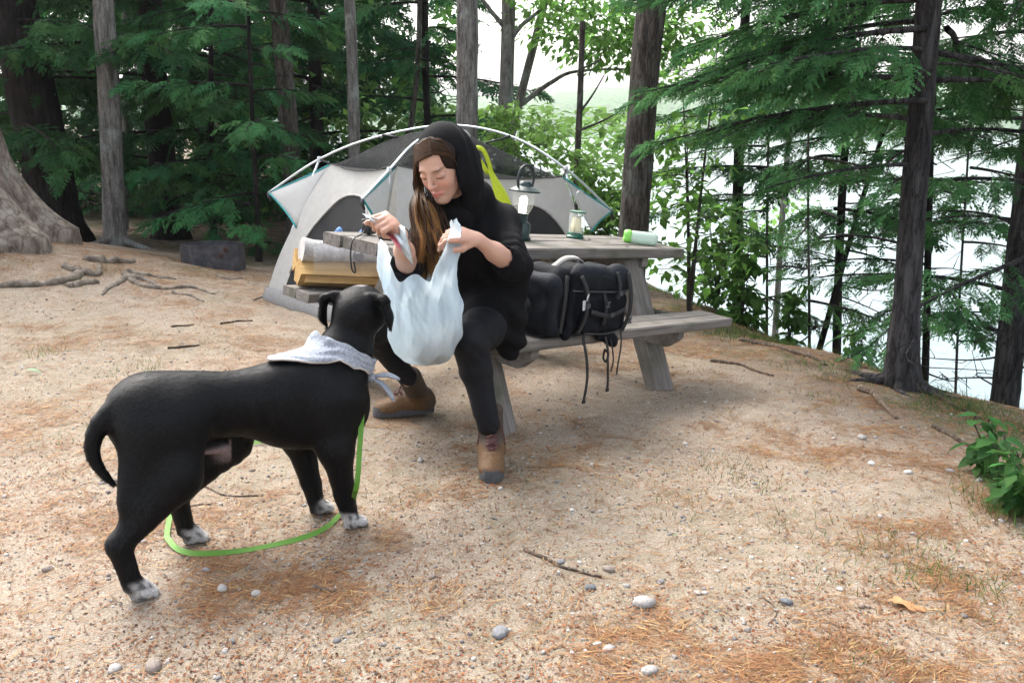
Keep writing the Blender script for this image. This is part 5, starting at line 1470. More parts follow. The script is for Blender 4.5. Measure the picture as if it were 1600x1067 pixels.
# ------------------------------------------------------------------ things on the table top
def on_table(px, py):
    """table-top point seen at a point of the photograph, in the table's frame"""
    o = TR.T @ (np.array([0, 0, CAM_H]) - TO); u = (px - 800) / 1400; v = (533.5 - py) / 1400; d = TR.T @ np.array([u, CP + v * SP, -SP + v * CP])
    t = (.751 - o[2]) / d[2]; return o + d * t
def tt(name, px, py, rz=0):
    q = on_table(px, py); q[2] = .7515; r = empty(name, TW(*q)); r.rotation_euler = (TROT @ Matrix.Rotation(rz, 3, 'Z')).to_euler(); return r
def lantern():
    r = tt('lantern', 811, 374); tag(r, 'lit battery lantern with dark carrying handle behind her shoulder', 'lantern')
    gr = mat('dark_green_plastic', (.006, .022, .02), .35, spec=.5)
    mb = MB(); mb.lathe([(.001, 0), (.056, 0), (.058, .012), (.05, .02), (.05, .075), (.042, .085), (.03, .09), (.03, .125), (.036, .128)], n=24); o = mb.build('base', gr, r); auto_smooth(o, 40)
    mb = MB(); mb.lathe([(.034, .128), (.05, .16), (.058, .215), (.059, .235)], n=28); mb.build('globe', mat('clear_globe', (.6, .62, .6), .05, alpha=.12, spec=.8), r)
    mb = MB(); mb.lathe([(.001, .13), (.017, .13), (.019, .15), (.019, .20), (.012, .212), (.001, .214)], n=16); mb.build('bulb', mat('lamp_bulb', (1, .95, .85), .4, emis=((1, .93, .80), 2.2)), r)
    mb = MB(); mb.lathe([(.001, .285), (.022, .284), (.034, .272), (.036, .262), (.052, .256), (.078, .24), (.078, .233), (.001, .233)], n=28); o = mb.build('cap', gr, r); auto_smooth(o, 35)
    mb = MB(); mb.tube(crv([(-.05, 0, .258), (-.056, 0, .30), (-.04, 0, .345), (0, 0, .362), (.04, 0, .345), (.056, 0, .30), (.05, 0, .258)], 26), .0065, 8); mb.build('handle', mat('black_plastic', (.012, .013, .015), .4), r)
lantern()
def candle():
    r = tt('candle_lantern', 898, 372); tag(r, 'clear glass candle lantern with green base and lid on the table', 'candle lantern')
    gr = mat('green_enamel', (.012, .09, .055), .35)
    mb = MB(); mb.lathe([(.001, 0), (.047, 0), (.049, .008), (.042, .016), (.041, .028), (.001, .028)], n=24); o = mb.build('base', gr, r); auto_smooth(o, 35)
    mb = MB(); mb.lathe([(.038, .029), (.039, .07), (.041, .115), (.040, .136)], n=26); mb.build('glass', mat('clear_glass', (.93, .96, .95), .04, alpha=.25, spec=.9), r)
    mb = MB(); mb.lathe([(.001, .029), (.026, .029), (.027, .06), (.024, .105), (.018, .115), (.001, .112)], n=20); mb.build('candle', mat('cream_wax', (.72, .62, .34), .5, noise_amt=.1), r)
    mb = MB(); mb.lathe([(.001, .147), (.036, .147), (.046, .143), (.046, .137), (.001, .137)], n=24); o = mb.build('lid', gr, r); auto_smooth(o, 35)
    mb = MB(); mb.tube(crv([(-.044, 0, .14), (-.042, 0, .19), (-.03, 0, .24), (0, 0, .256), (.03, 0, .24), (.042, 0, .19), (.044, 0, .14)], 22), .0012, 5)
    for a in range(4): mb.tube([(.043 * cos(a * pi / 2 + .5), .043 * sin(a * pi / 2 + .5), .02), (.043 * cos(a * pi / 2 + .5), .043 * sin(a * pi / 2 + .5), .14)], .0012, 5)
    mb.build('wire_bail', mat('wire', (.55, .55, .55), .35, .9), r)
candle()
def box_green():
    r = tt('food_container', 997, 381, -.86); tag(r, 'translucent white food container with lime green lid lying on the table end', 'container')
    f = Field((-.12, -.06, -.01), (.12, .06, .09), .004); f.box((.02, 0, .034), (.085, .038, .034), .028, None, .01); V_, Q = f.mesh(1)
    link('body', raw_mesh('body', V_, Q), mat('milky_plastic', (.62, .74, .66), .3, trans=.35), r)
    f = Field((-.12, -.07, -.01), (.0, .07, .09), .004); f.box((-.062, 0, .035), (.027, .041, .036), .024, None, .01); f.ell((-.092, 0, .035), (.02, .03, .022), None, .006, 's'); V_, Q = f.mesh(1)
    link('lid', raw_mesh('lid', V_, Q), mat('lime_plastic', (.22, .58, .10), .3), r)
box_green()
def black_box():
    r = tt('camera_case', 576, 366, .35); tag(r, 'small black case with looped cord at the left table corner', 'case')
    blk = mat('black_plastic', (.012, .013, .015), .4)
    mb = MB(); mb.box((0, 0, .026), (.062, .045, .05), None, .006); o = mb.build('body', blk, r); auto_smooth(o, 40)
    mb = MB(); mb.ribbon(crv([(-.035, 0, .045), (-.05, -.02, .062), (0, -.03, .068), (.06, -.02, .06), (.07, .01, .055), (.0, .02, .064), (-.045, .01, .06)], 30), .009, (0, 0, 1), .003); mb.build('strap', blk, r)
    Ri = np.array((TROT @ Matrix.Rotation(.35, 3, 'Z')).to_3x3()).T; o0 = np.array(r.location)
    W = lambda px, py, D: Ri @ (P(px, py, D) - o0)
    c0 = TR @ np.array([0, 0, 1.])
    e1 = on_table(556, 375.5); edge = TW(e1[0] - .012, e1[1], .757)
    Wp = lambda p: Ri @ (np.array(p) - o0)
    pts = [(-.03, 0, .02), Wp((np.array(r.location) + edge) / 2 + (0, 0, .008)), Wp(edge), Wp(edge + (-.012, -.012, -.05)), Wp(edge + (-.01, -.014, -.12)), Wp(edge + (.004, -.014, -.135)), Wp(edge + (.0, -.015, -.09))]
    mb = MB(); mb.tube(crv(pts, 34), .0035, 6); mb.build('wrist_cord', blk, r)
    r2 = tt('phone', 602, 373, .9); tag(r2, 'flat black phone on the table beside the black case', 'phone')
    mb = MB(); mb.box((0, 0, .008), (.12, .06, .014), None, .004); mb.build('body', blk, r2)
    mb = MB(); mb.box((0, 0, .0158), (.10, .05, .0012)); mb.build('screen', mat('dark_screen', (.01, .011, .013), .08), r2)
black_box()
def yellow_strap():
    r = tt('yellow_bag', 772, 366); o0 = np.array(r.location); Ri = TR.T
    tag(r, 'bright yellow carrier bag with looped handle rising behind the black hood', 'bag')
    W = lambda px, py, D: Ri @ (P(px, py, D) - o0)
    m = mat('neon_yellow', (.42, .50, .012), .5, noise_amt=.12, noise_scale=50, trans=.25)
    D = float(o0[1])
    a = W(772, 366, D)
    body = MB(); n_ = 18; V_ = []; F_ = []
    lev = [(786, 366, 22), (788, 345, 22), (787, 322, 19), (781, 300, 13), (772, 280, 8), (765, 266, 6)]
    for k, (px, py, wd) in enumerate(lev):
        c = W(px, py, D); r_ = wd * D / 1400 * .9
        for i in range(n_):
            an = 2 * pi * i / n_; q = 1 + .14 * sin(an * 5 + k) ; V_.append(c + np.array([r_ * q * cos(an), r_ * .6 * q * sin(an), 0]))
    for k in range(5):
        for i in range(n_): F_.append((k * n_ + i, k * n_ + (i + 1) % n_, (k + 1) * n_ + (i + 1) % n_, (k + 1) * n_ + i))
    V_ = np.array(V_); V_[:n_, 2] = np.maximum(V_[:n_, 2], .001)
    body.add(V_, F_); body.build('bag_body', m, r)
    mb = MB(); mb.ribbon(crv([W(763, 272, D), W(753, 256, D), W(743, 241, D), W(745, 231, D), W(755, 235, D), W(763, 252, D), W(769, 274, D)], 26), .022, TR.T @ np.array([.3, -1, .2]), .003); mb.build('handle_loop', m, r)
yellow_strap()

# ------------------------------------------------------------------ plastic shopping bag and what she holds
def carrier_bag():
    D0 = 2.93
    e1 = np.array([1., .0, 0]); e2 = np.array([0., 1, 0])
    rows_ = [(566, 640, 690), (560, 626, 702), (548, 614, 712), (525, 607, 720), (500, 604, 722), (470, 601, 720), (445, 596, 713), (428, 592, 711), (405, 588, 716), (390, 590, 720), (372, 592, 722), (356, 595, 721), (346, 600, 714)]
    zz = np.array([P(650, y, D0)[2] for y, _, _ in rows_]); xl = np.array([P(a, y, D0)[0] for y, a, _ in rows_]); xr = np.array([P(b, y, D0)[0] for y, _, b in rows_])
    z0 = zz[0]; N = 150; M = 70; V_ = []; rng = np.random.default_rng(8)
    zr = P(650, 430, D0)[2]; zR = P(705, 347, D0)[2]; zL = P(600, 380, D0)[2]
    for j in range(M):
        t = j / (M - 1)
        for i in range(N):
            a = 2 * pi * i / N; ca, sa = cos(a), sin(a)
            top = zr + (zR - zr) * float(smoothstep(.34, .86, ca)) + (zL - zr) * float(smoothstep(.42, .9, -ca)) + .012 * sin(a * 7)
            z = z0 + (top - z0) * t
            l_ = np.interp(z, zz, xl); r_ = np.interp(z, zz, xr); cx = (l_ + r_) / 2; ax = (r_ - l_) / 2
            b = .085 * math.sqrt(max(0.02, 1 - max(0, (z0 + .10 - z) / .10) ** 2)) * float(np.interp(z, [z0, zr, zR], [1, .8, .25]))
            hh = min(1, (z - z0) / .15)
            cz = 1 - abs(sin(a * 4.5 + z * 9 + 1.5 * sin(z * 14))) ** .6; c2_ = 1 - abs(sin(a * 7.5 - z * 13 + sin(z * 31))) ** .6
            w_ = 1 + hh * (.05 * sin(a * 9 + z * 16 + 2 * sin(z * 20)) + .12 * cz - .10 * c2_ + .05 * (1 - abs(sin(a * 21 + 6 * sin(z * 7))) ** .4) + .05 * (1 - abs(sin(a * 13 + z * 40 + 2 * sin(z * 23 + a)) ) ** .5))
            dr = .012 * hh * sin(z * 45 + a * 3) * sin(a * 5 + 1)
            nar = float(smoothstep(zr, zr + .08, z))
            V_.append((cx + ax * ca * (1 + hh * (.05 * cz - .05 * c2_)) * (1 + .03 * sin(z * 60 + a * 4) * (1 - nar * .6)), D0 + b * sa * w_ + dr + .02 * (z - z0), z + .006 * sin(a * 6 + 1) * (1 - hh)))
    V_ = np.array(V_); F_ = [(j * N + i, j * N + (i + 1) % N, (j + 1) * N + (i + 1) % N, (j + 1) * N + i) for j in range(M - 1) for i in range(N)]
    c0 = V_[:N].mean(0) - (0, 0, .012); V_ = np.concatenate([V_, [c0]]); F_ += [(i, (i + 1) % N, len(V_) - 1)[::-1] for i in range(N)]
    film = mat('white_bag_film', (.66, .77, .84), .30, spec=.5, trans=.68, alpha=.74, bump=1.0, bump_scale=60, stretch=(1.2, 1.2, .22), noise_amt=.06, noise_scale=12)
    o = link('carrier_bag', raw_mesh('carrier_bag', V_, F_), film)
    tag(o, 'white thin plastic shopping bag held open between her hands', 'bag')
    f = Field((-.36, 2.84, .36), (-.14, 3.04, .62), .005); c = np.array([-.27, 2.93, z0 + .06]); f.box(c, (.062, .05, .038), .02, rotm(z=.3, y=.15), .01); f.box(c + (.045, 0, .04), (.03, .035, .04), .02, rotm(z=-.3), .01); V_, Q = f.mesh(1)
    p = link('paper_packet', raw_mesh('paper_packet', V_, Q), mat('tan_packet', (.42, .30, .22), .7, noise_amt=.2, noise_scale=25)); tag(p, 'tan packet showing faintly through the bottom of the shopping bag', 'packet')
carrier_bag()
def wrapper():
    # crumpled clear-and-pink wrapper pinched in her raised hand
    U, Wd = 16, 9; V_ = []; C_ = []
    for j in range(Wd):
        for i in range(U):
            s_ = i / (U - 1); t = j / (Wd - 1)
            px = 566 + 66 * s_ + 30 * t - 16 * s_ * t; py = 334 + 20 * s_ + 52 * t * (.45 + .7 * s_)
            q = P(px, py, 2.785 - .03 * sin(s_ * 7 + t * 4) - .02 * t + .018 * sin(s_ * 13 - t * 9)); V_.append(q)
            c = np.array([.70, .78, .82]); pk = float(smoothstep(.3, .4, s_) * smoothstep(.72, .6, s_) * smoothstep(.4, .55, t)); C_.append(c * (1 - pk) + np.array([.80, .22, .28]) * pk)
    F_ = [(j * U + i, j * U + i + 1, (j + 1) * U + i + 1, (j + 1) * U + i) for j in range(Wd - 1) for i in range(U - 1)]
    o = link('food_wrapper', raw_mesh('food_wrapper', np.array(V_), F_, C_), mat('wrapper_film', attr=True, rough=.2, spec=.6, trans=.3, alpha=.85))
    so = o.modifiers.new('thick', 'SOLIDIFY'); so.thickness = .0008
    tag(o, 'crinkled clear and pink wrapper pinched in her raised hand', 'wrapper')
wrapper()
# ------------------------------------------------------------------ tent
def tent():
    root = empty('tent', (-.56, 6.5, hz(-.56, 6.5))); O = np.array(root.location)
    tag(root, 'pale grey dome tent with dark mesh top and teal-edged wings behind the table', 'tent')
    gp = lambda x, y: np.array([x, y, hz(x, y) + .012])
    At, Bt, Ct = P(420, 301, 6.75), P(566, 311, 5.35), P(956, 330, 6.4); Dt = np.array([-.2, 7.75, .72])
    A0, B0, C0, D0 = gp(-1.85, 6.62), gp(-.80, 5.48), gp(.60, 6.35), gp(-.42, 7.52)
    HA, HB, HC = P(499, 249, 6.62), P(608, 266, 5.72), P(884, 264, 6.28); HD = np.array([-.32, 7.2, .98])
    SA, SB, SC = P(516, 257, 6.58), P(619, 259, 5.83), P(880, 277, 6.22); SD = np.array([-.36, 7.1, .93])
    apex = P(702, 196, 6.52)
    fab = mat('pale_tent_fabric', (.47, .465, .445), .7, spec=.3, noise_amt=.07, noise_scale=9, bump=.25, bump_scale=25, trans=.25)
    wing = mat('white_tent_fabric', (.56, .56, .545), .7, spec=.3, noise_amt=.05, noise_scale=9, trans=.25)
    mesh_ = mat('dark_tent_mesh', (.006, .007, .0095), .8, spec=.15, noise_amt=.25, noise_scale=14, alpha=.66)
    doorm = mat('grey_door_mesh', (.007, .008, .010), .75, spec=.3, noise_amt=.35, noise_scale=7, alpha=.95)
    teal = mat('teal_trim', (.015, .24, .25), .6); alu = mat('silver_pole', (.62, .66, .68), .3, .7); blk = mat('black_clip', (.01, .01, .012), .5)
    def patch(fn, nu, nv):
        V_ = np.array([fn(i / (nu - 1), j / (nv - 1)) for j in range(nv) for i in range(nu)]) - O
        return V_, [(j * nu + i, j * nu + i + 1, (j + 1) * nu + i + 1, (j + 1) * nu + i) for j in range(nv - 1) for i in range(nu - 1)]
    ctr = (A0 + B0 + C0 + D0) / 4
    def panel(a0, b0, a1, b1, sagtop=.045):
        out = np.cross(b0 - a0, (0, 0, 1.)); out /= np.linalg.norm(out)
        if out @ (a0 + b0 - 2 * ctr) < 0: out = -out
        def fn(s, t):
            lo = a0 * (1 - s) + b0 * s; hi = a1 * (1 - s) + b1 * s + np.array([0, 0, -sagtop * 4 * s * (1 - s)])
            p = lo * (1 - t) + hi * t
            p = p + out * (.07 * sin(pi * t) * (.4 + .6 * abs(2 * s - 1) ** 2) - .02 * 4 * s * (1 - s) * t) + out * .006 * sin(s * 17 + t * 9) * t * (1 - t) * 4
            return p
        return fn, out
    for a0, b0, a1, b1, door in ((A0, B0, SA, SB, (.50, .36, .84, .06)), (B0, C0, SB, SC, (.72, .25, .84, .06)), (C0, D0, SC, SD, None), (D0, A0, SD, SA, None)):
        fn, out = panel(a0, b0, a1, b1)
        if door is None:
            V_, F_ = patch(fn, 20, 14); link('side_panel', raw_mesh('side_panel', V_, F_), fab, root); continue
        cx, hw, hi, lo = door
        # panel with an arched opening: rings from the arch out to the panel border
        n_ = 48; inner = []; outer = []
        for k in range(n_):
            a = 2 * pi * k / n_; ca, sa = cos(a), sin(a)
            y = lo + (hi - lo) * max(0, sa) ** .75 if sa > 0 else lo
            inner.append((cx + hw * np.sign(ca) * abs(ca) ** .8 if sa > -.02 else cx + hw * ca, y))
            m_ = max(abs(ca), abs(sa)); outer.append((np.clip(.5 + .5 * ca / m_, 0, 1), np.clip(.5 + .5 * sa / m_, 0, 1)))
        for k in range(n_):            # corners exact
            pass
        R_ = 8; V_ = []
        for r in range(R_):
            f_ = r / (R_ - 1)
            for k in range(n_):
                s_ = inner[k][0] * (1 - f_) + outer[k][0] * f_; t_ = inner[k][1] * (1 - f_) + outer[k][1] * f_; V_.append(fn(s_, t_) - O)
        F_ = [(r * n_ + k, r * n_ + (k + 1) % n_, (r + 1) * n_ + (k + 1) % n_, (r + 1) * n_ + k) for r in range(R_ - 1) for k in range(n_)]
        link('side_panel', raw_mesh('side_panel', V_, F_), fab, root)
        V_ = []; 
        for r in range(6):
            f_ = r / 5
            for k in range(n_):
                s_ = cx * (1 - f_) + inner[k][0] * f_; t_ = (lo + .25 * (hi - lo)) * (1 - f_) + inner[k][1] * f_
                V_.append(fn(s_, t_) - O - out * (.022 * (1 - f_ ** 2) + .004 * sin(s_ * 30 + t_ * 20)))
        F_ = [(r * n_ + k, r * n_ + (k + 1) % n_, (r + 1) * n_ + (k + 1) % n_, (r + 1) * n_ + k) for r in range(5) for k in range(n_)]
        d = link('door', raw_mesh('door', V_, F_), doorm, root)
        mb = MB(); rim_ = np.array([fn(*q) - O + out * .004 for q in inner if q[1] > lo + .01]); 
        mb.tube(rim_, .008, 6); mb.build('zip_flap', fab, d)
    # mesh top: hangs from the poles
    def top(s, t):
        p = SA * (1 - s) * (1 - t) + SB * s * (1 - t) + SC * s * t + SD * (1 - s) * t
        rd_ = abs(2 * s - 1); rt_ = abs(2 * t - 1)
        up = (1 - rd_ ** 2.2) * (1 - rt_ ** 2.2); diag = max(0, 1 - abs(rd_ - rt_) * 2.2)
        p = p + np.array([0, 0, .20 * up + .06 * diag * (1 - rd_) - .045 * 4 * s * (1 - s) * (1 - up) * (rt_ > .99) - .045 * 4 * t * (1 - t) * (rd_ > .99)])
        return p
    V_, F_ = patch(top, 25, 25); link('mesh_canopy', raw_mesh('mesh_canopy', V_, F_), mesh_, root)
    mb = MB(); V2, _ = patch(top, 25, 25)
    for idx in ([i for i in range(25)], [24 + 25 * j for j in range(25)]):
        mb.tube(V2[idx] + (0, 0, .004), .004, 5, cap=False)
    mb.build('seam', mat('dark_seam', (.03, .03, .033), .8), root)
    # wings
    for tip, up, dn in ((At, SA, P(463, 356, 6.52)), (Bt, SB, P(600, 372, 5.5)), (Ct, SC, P(924, 362, 6.28))):
        def wf(s, t):
            e = up * (1 - s) + dn * s + (np.array(tip) - (up + dn) / 2) * -.10 * 4 * s * (1 - s) * 0
            q = tip * (1 - t) + e * t
            c = (up + dn) / 2; k_ = 4 * t * (1 - t)
            return q + (c - tip) * .05 * k_ * (abs(2 * s - 1) ** 2) + np.array([0, -.02, 0]) * k_ * 4 * s * (1 - s)
        V_, F_ = patch(wf, 9, 9); w_ = link('wing', raw_mesh('wing', V_, F_), wing, root); so = w_.modifiers.new('t', 'SOLIDIFY'); so.thickness = .002
        mb = MB()
        for s in (0, 1): mb.tube(np.array([wf(s, t) for t in np.linspace(0, 1, 12)]) - O, .0075, 6)
        mb.build('trim', teal, w_)
        mb = MB(); mb.tube([tip - O, tip - O + (0, -.004, -.03), tip - O + (.012, -.006, -.065)], [.01, .012, .008], 6); mb.build('toggle', blk, w_)
    # poles and struts
    p1 = crv([At, HA, P(590, 214, 6.55), apex, P(800, 214, 6.42), HC, Ct], 60); p2 = crv([Bt, HB, P(650, 222, 6.1), apex + (0, 0, -.012), P(733, 212, 6.95), HD, Dt], 60)
    for p in (p1, p2):
        mb = MB(); mb.tube(p - O, .0085, 8); mb.build('pole', alu, root)
    for h, g in ((HA, A0), (HB, B0), (HC, C0), (HD, D0)):
        mb = MB(); mb.tube(np.array([h, g]) - O, .008, 8); mb.build('strut', alu, root)
        mb = MB(); mb.lathe([(.001, -.02), (.014, -.018), (.016, 0), (.014, .018), (.001, .02)], h - O, 10); mb.build('hub', mat('grey_hub', (.5, .52, .54), .4), root)
    clip = [(P(598, 211, 6.5), top(.38, .30)), (P(797, 213, 6.42), top(.70, .70)), (HA, SA), (HB, SB), (HC, SC), (P(648, 223, 6.1), top(.72, .25))]
    for a, b in clip:
        mb = MB(); mb.tube([np.array(a) - O, (np.array(a) + b) / 2 - O + (.004, 0, 0), np.array(b) - O], [.011, .007, .009], 6); mb.build('clip', blk, root)
    # floor tub along the ground
    mb = MB()
    for a, b in ((A0, B0), (B0, C0), (C0, D0), (D0, A0)):
        m_ = (a + b) / 2; out = m_ - ctr; out[2] = 0; out /= np.linalg.norm(out)
        pts = [a * (1 - t) + b * t for t in np.linspace(0, 1, 12)]
        V_ = []; 
        for p in pts: 
            g = hz(p[0], p[1]); V_ += [np.array([p[0], p[1], p[2] + .09]) + out * .004 - out * .01, p + out * .028 + (0, 0, .02), np.array([p[0], p[1], g - .01]) + out * .02]
        V_ = np.array(V_) - O; F_ = [(i * 3 + j, i * 3 + j + 1, i * 3 + 4 + j, i * 3 + 3 + j) for i in range(11) for j in range(2)]
        mb.add(V_, F_)
    mb.build('floor_tub', mat('grey_floor_tub', (.20, .20, .20), .7, noise_amt=.15), root)
    mb = MB(); mb.tube([A0 - O + (0, 0, .02), A0 - O + (-.07, -.05, 0), A0 - O + (-.12, -.07, -.03)], .006, 6); mb.build('stake_loop', blk, root)
tent()

# ------------------------------------------------------------------ fire ring
def fire_ring():
    c = G(320, 419); c = np.array([c[0], c[1] + .24, 0]); c[2] = hz(c[0], c[1] - .3) 
    r = empty('fire_ring', c); tag(r, 'low blackened steel fire ring at the edge of the trees', 'fire ring')
    n_ = 8; R0 = 101 / 2 * (c[1] - .1) / 1400; h_ = .19
    steel = mat('scorched_steel', (.035, .036, .045), .65, .3, noise_amt=.4, noise_scale=12, second=(.07, .065, .07), bump=.3, bump_scale=30)
    for i in range(n_):
        a0 = 2 * pi * (i + .36) / n_; a1 = 2 * pi * (i + 1.36) / n_; V_ = []
        for a in (a0, a1):
            for rr in (R0, R0 - .012):
                for z in (-.05, h_): V_.append((rr * cos(a), rr * .62 * sin(a), z))
        mb = MB(); mb.add(V_, [(0, 4, 5, 1), (2, 3, 7, 6), (1, 5, 7, 3), (0, 2, 6, 4)]); mb.build('side_plate', steel, r, smooth=False)
    for x, z in ((.11, .10), (.155, .15)):
        a = -pi / 2 + x / R0 * 1.2; mb = MB(); mb.lathe([(.001, .004), (.02, .003), (.024, 0)], ((R0 * .955) * cos(a), (R0 * .955) * .62 * sin(a) - .006, z), 10, R=rotm(x=pi / 2)); mb.build('rust_rosette', mat('rust', (.05, .022, .018), .9), r)
fire_ring()

# ------------------------------------------------------------------ the big flared tree with its roots
def big_tree():
    base = np.array([-4.55, 7.45, 0]); base[2] = hz(base[0], base[1])
    root = empty('old_tree', base); tag(root, 'massive flared trunk with plated bark and snaking roots at left edge', 'tree')
    rng = np.random.default_rng(2); n_ = 64; zs = np.concatenate([np.linspace(-.35, .9, 26), np.linspace(1.0, 5.5, 22)]); V_ = []
    lob = [(-1.1, 1.0), (-.45, .9), (.35, .7), (1.5, .8), (2.6, .8), (-2.2, .9)]
    for z in zs:
        for j in range(n_):
            a = 2 * pi * j / n_; zz = max(z, -.1)
            r = .37 - .02 * zz + .14 * math.exp(-max(z, 0) / .55)
            fl = sum(w_ * math.exp(-((a - l0 + pi) % (2 * pi) - pi) ** 2 / .10) for l0, w_ in lob)
            r += fl * .50 * math.exp(-(max(z, 0) + .02) / .26) + fl * .05 * math.exp(-max(z, 0) / 1.2)
            pl = .014 * (2 * fbm(np.array([a * 5.0]), np.array([z * 2.2]), 1.6, 3)[0] - 1) * 2
            V_.append(((r + pl) * cos(a) - .12 * z * .6, (r + pl) * sin(a), z))
    F_ = [(i * n_ + j, i * n_ + (j + 1) % n_, (i + 1) * n_ + (j + 1) % n_, (i + 1) * n_ + j) for i in range(len(zs) - 1) for j in range(n_)]
    link('trunk', raw_mesh('trunk', np.array(V_), F_), M_BARK_BIG, root)
    rm = mat('root_bark', (.19, .16, .13), .9, spec=.2, noise_amt=.45, noise_scale=14, second=(.11, .09, .072), bump=.8, bump_scale=50)
    def rt_(pxs, r0, r1, lift=.3):
        pts = [G(*q) for q in pxs]; c = crv(pts, 30); rr = .8 * np.linspace(r0, r1, 30) * (1 + .25 * np.sin(np.arange(30) * .9 + r0 * 90) * .5)
        c[:, 2] = height(c[:, 0], c[:, 1]) - rr * .25 + rr * lift * (1 + .5 * np.sin(np.arange(30) * .55 + r0 * 70)); mb = MB(); mb.tube(c - base, rr, 8, jit=.16, rng=rng); mb.build('root', rm, root)
    rt_([(130, 425), (105, 440), (60, 447), (0, 450), (-40, 455)], .05, .03, .5)
    rt_([(100, 418), (150, 432), (155, 415)], .045, .02, .6)
    rt_([(150, 442), (115, 448), (105, 445)], .045, .03, .3)
    rt_([(200, 432), (175, 448), (160, 462)], .035, .015, .4)
    rt_([(130, 405), (170, 410), (210, 410)], .05, .03, .6)
    rt_([(195, 430), (215, 445), (250, 452), (300, 450), (335, 460)], .033, .013, .5)
    rt_([(195, 432), (230, 440), (250, 450)], .04, .025, .3)
    rt_([(270, 458), (300, 463), (318, 472)], .018, .010, .5)
    rt_([(200, 425), (240, 433), (275, 437)], .03, .015, .4)
    rt_([(340, 432), (360, 437), (385, 436)], .025, .012, .3)
    rt_([(60, 445), (35, 442), (0, 447)], .03, .02, .4)
    # crown far above
    f = crown_leaves(rng, [(0, 0, 6.2), (1.5, .5, 5.8), (-1, 1, 6)], [1.6, 1.3, 1.4], 700, .11, BEECH); link('crown', raw_mesh('crown', f[0], f[1], f[2], smooth=False), M_LEAF, root)
big_tree()
# ------------------------------------------------------------------ litter, stones, sticks, tufts
rl = np.random.default_rng(99)
def ground_pts(n, f_keep, near=1.0):
    """random ground points, denser towards the viewer as the eye sees them"""
    D = 1.55 + (8.2 - 1.55) * rl.random(n) ** 1.7; x = (rl.random(n) * 2 - 1) * (.62 * D + .25)
    k = rl.random(n) < f_keep(x, D); k &= rim_dist(x, D) < .5
    return x[k], D[k]
# needles: single slivers, stuff
def needles():
    x, y = ground_pts(290000, lambda a, b: .08 + .80 * needle_mask(a, b) ** 1.4 * (.25 + .75 * (fbm(a, b, 6, 3) > .42)))
    n = len(x); a = rl.random(n) * pi + .9 * (fbm(x, y, 2.2, 2) - .5) * 4; ln = rl.uniform(.025, .075, n); wd = rl.uniform(.0008, .0015, n) * (1 + .22 * np.clip(y - 2, 0, 6))
    dx, dy = np.cos(a) * ln / 2, np.sin(a) * ln / 2; px_, py_ = -np.sin(a) * wd, np.cos(a) * wd
    z0 = height(x - dx, y - dy) + .002 + rl.random(n) * .006; z1 = height(x + dx, y + dy) + .002 + rl.random(n) * .008
    zm = np.maximum((z0 + z1) / 2, height(x, y) + .003)
    V_ = np.stack([np.stack([x - dx, y - dy, z0], 1), np.stack([x + px_, y + py_, zm], 1), np.stack([x + dx, y + dy, z1], 1), np.stack([x - px_, y - py_, zm - .0006], 1)], 1).reshape(-1, 3)
    F_ = np.arange(n)[:, None] * 4 + np.array([[0, 3, 2, 1]])
    c = np.where(rl.random((n, 1)) < .72, np.array([[.185, .083, .034]]), np.array([[.27, .17, .075]])) * (.55 + .8 * rl.random((n, 1)))
    o = link('pine_needles', raw_mesh('pine_needles', V_, F_, np.repeat(c, 4, 0), smooth=False), mat('dry_needle', rough=.7, attr=True, spec=.25)); tag(o, 'fallen rust-coloured pine needles strewn over the sandy ground', 'needles', kind='stuff')
needles()
def flakes():
    x, y = ground_pts(52000, lambda a, b: .25 + .75 * np.clip((fbm(a + 5, b, 1.9, 3) - .38) / .2, 0, 1)); n = len(x)
    T_ = (np.array([(-.5, -.2, 0), (.1, -.35, .1), (.5, .1, 0), (0, .3, .15)], float), np.array([(0, 1, 2), (0, 2, 3)]))
    O = np.stack([x, y, height(x, y) + .002], 1); R = frames(rl.normal(0, 1, (n, 3)) * (1, 1, .2), np.tile([0, 0, 1.], (n, 1)) + rl.normal(0, .3, (n, 3)))
    cs = np.array([(.19, .058, .022), (.12, .04, .02), (.05, .03, .02), (.24, .12, .06)])[rl.integers(0, 4, n)] * (.6 + .7 * rl.random((n, 1)))
    V_, F_, C_ = scatter(T_, O, R, rl.uniform(.004, .0125, n), cs)
    o = link('bud_scales', raw_mesh('bud_scales', V_, F_, C_, smooth=False), MATS['dry_needle']); tag(o, 'tiny red-brown bark flakes and bud scales littering the sand', 'litter', kind='stuff')
flakes()
def rock_template(seed, sub=1, rough=.22):
    import bmesh
    r = np.random.default_rng(seed); bm = bmesh.new(); bmesh.ops.create_icosphere(bm, subdivisions=sub, radius=1); V_ = np.array([v.co[:] for v in bm.verts]); F_ = np.array([[v.index for v in f.verts] for f in bm.faces]); bm.free()
    V_ = V_ * (1 + rough * r.normal(0, .5, (len(V_), 1))) * np.array([1, r.uniform(.6, .9), r.uniform(.45, .65)]); return V_, F_
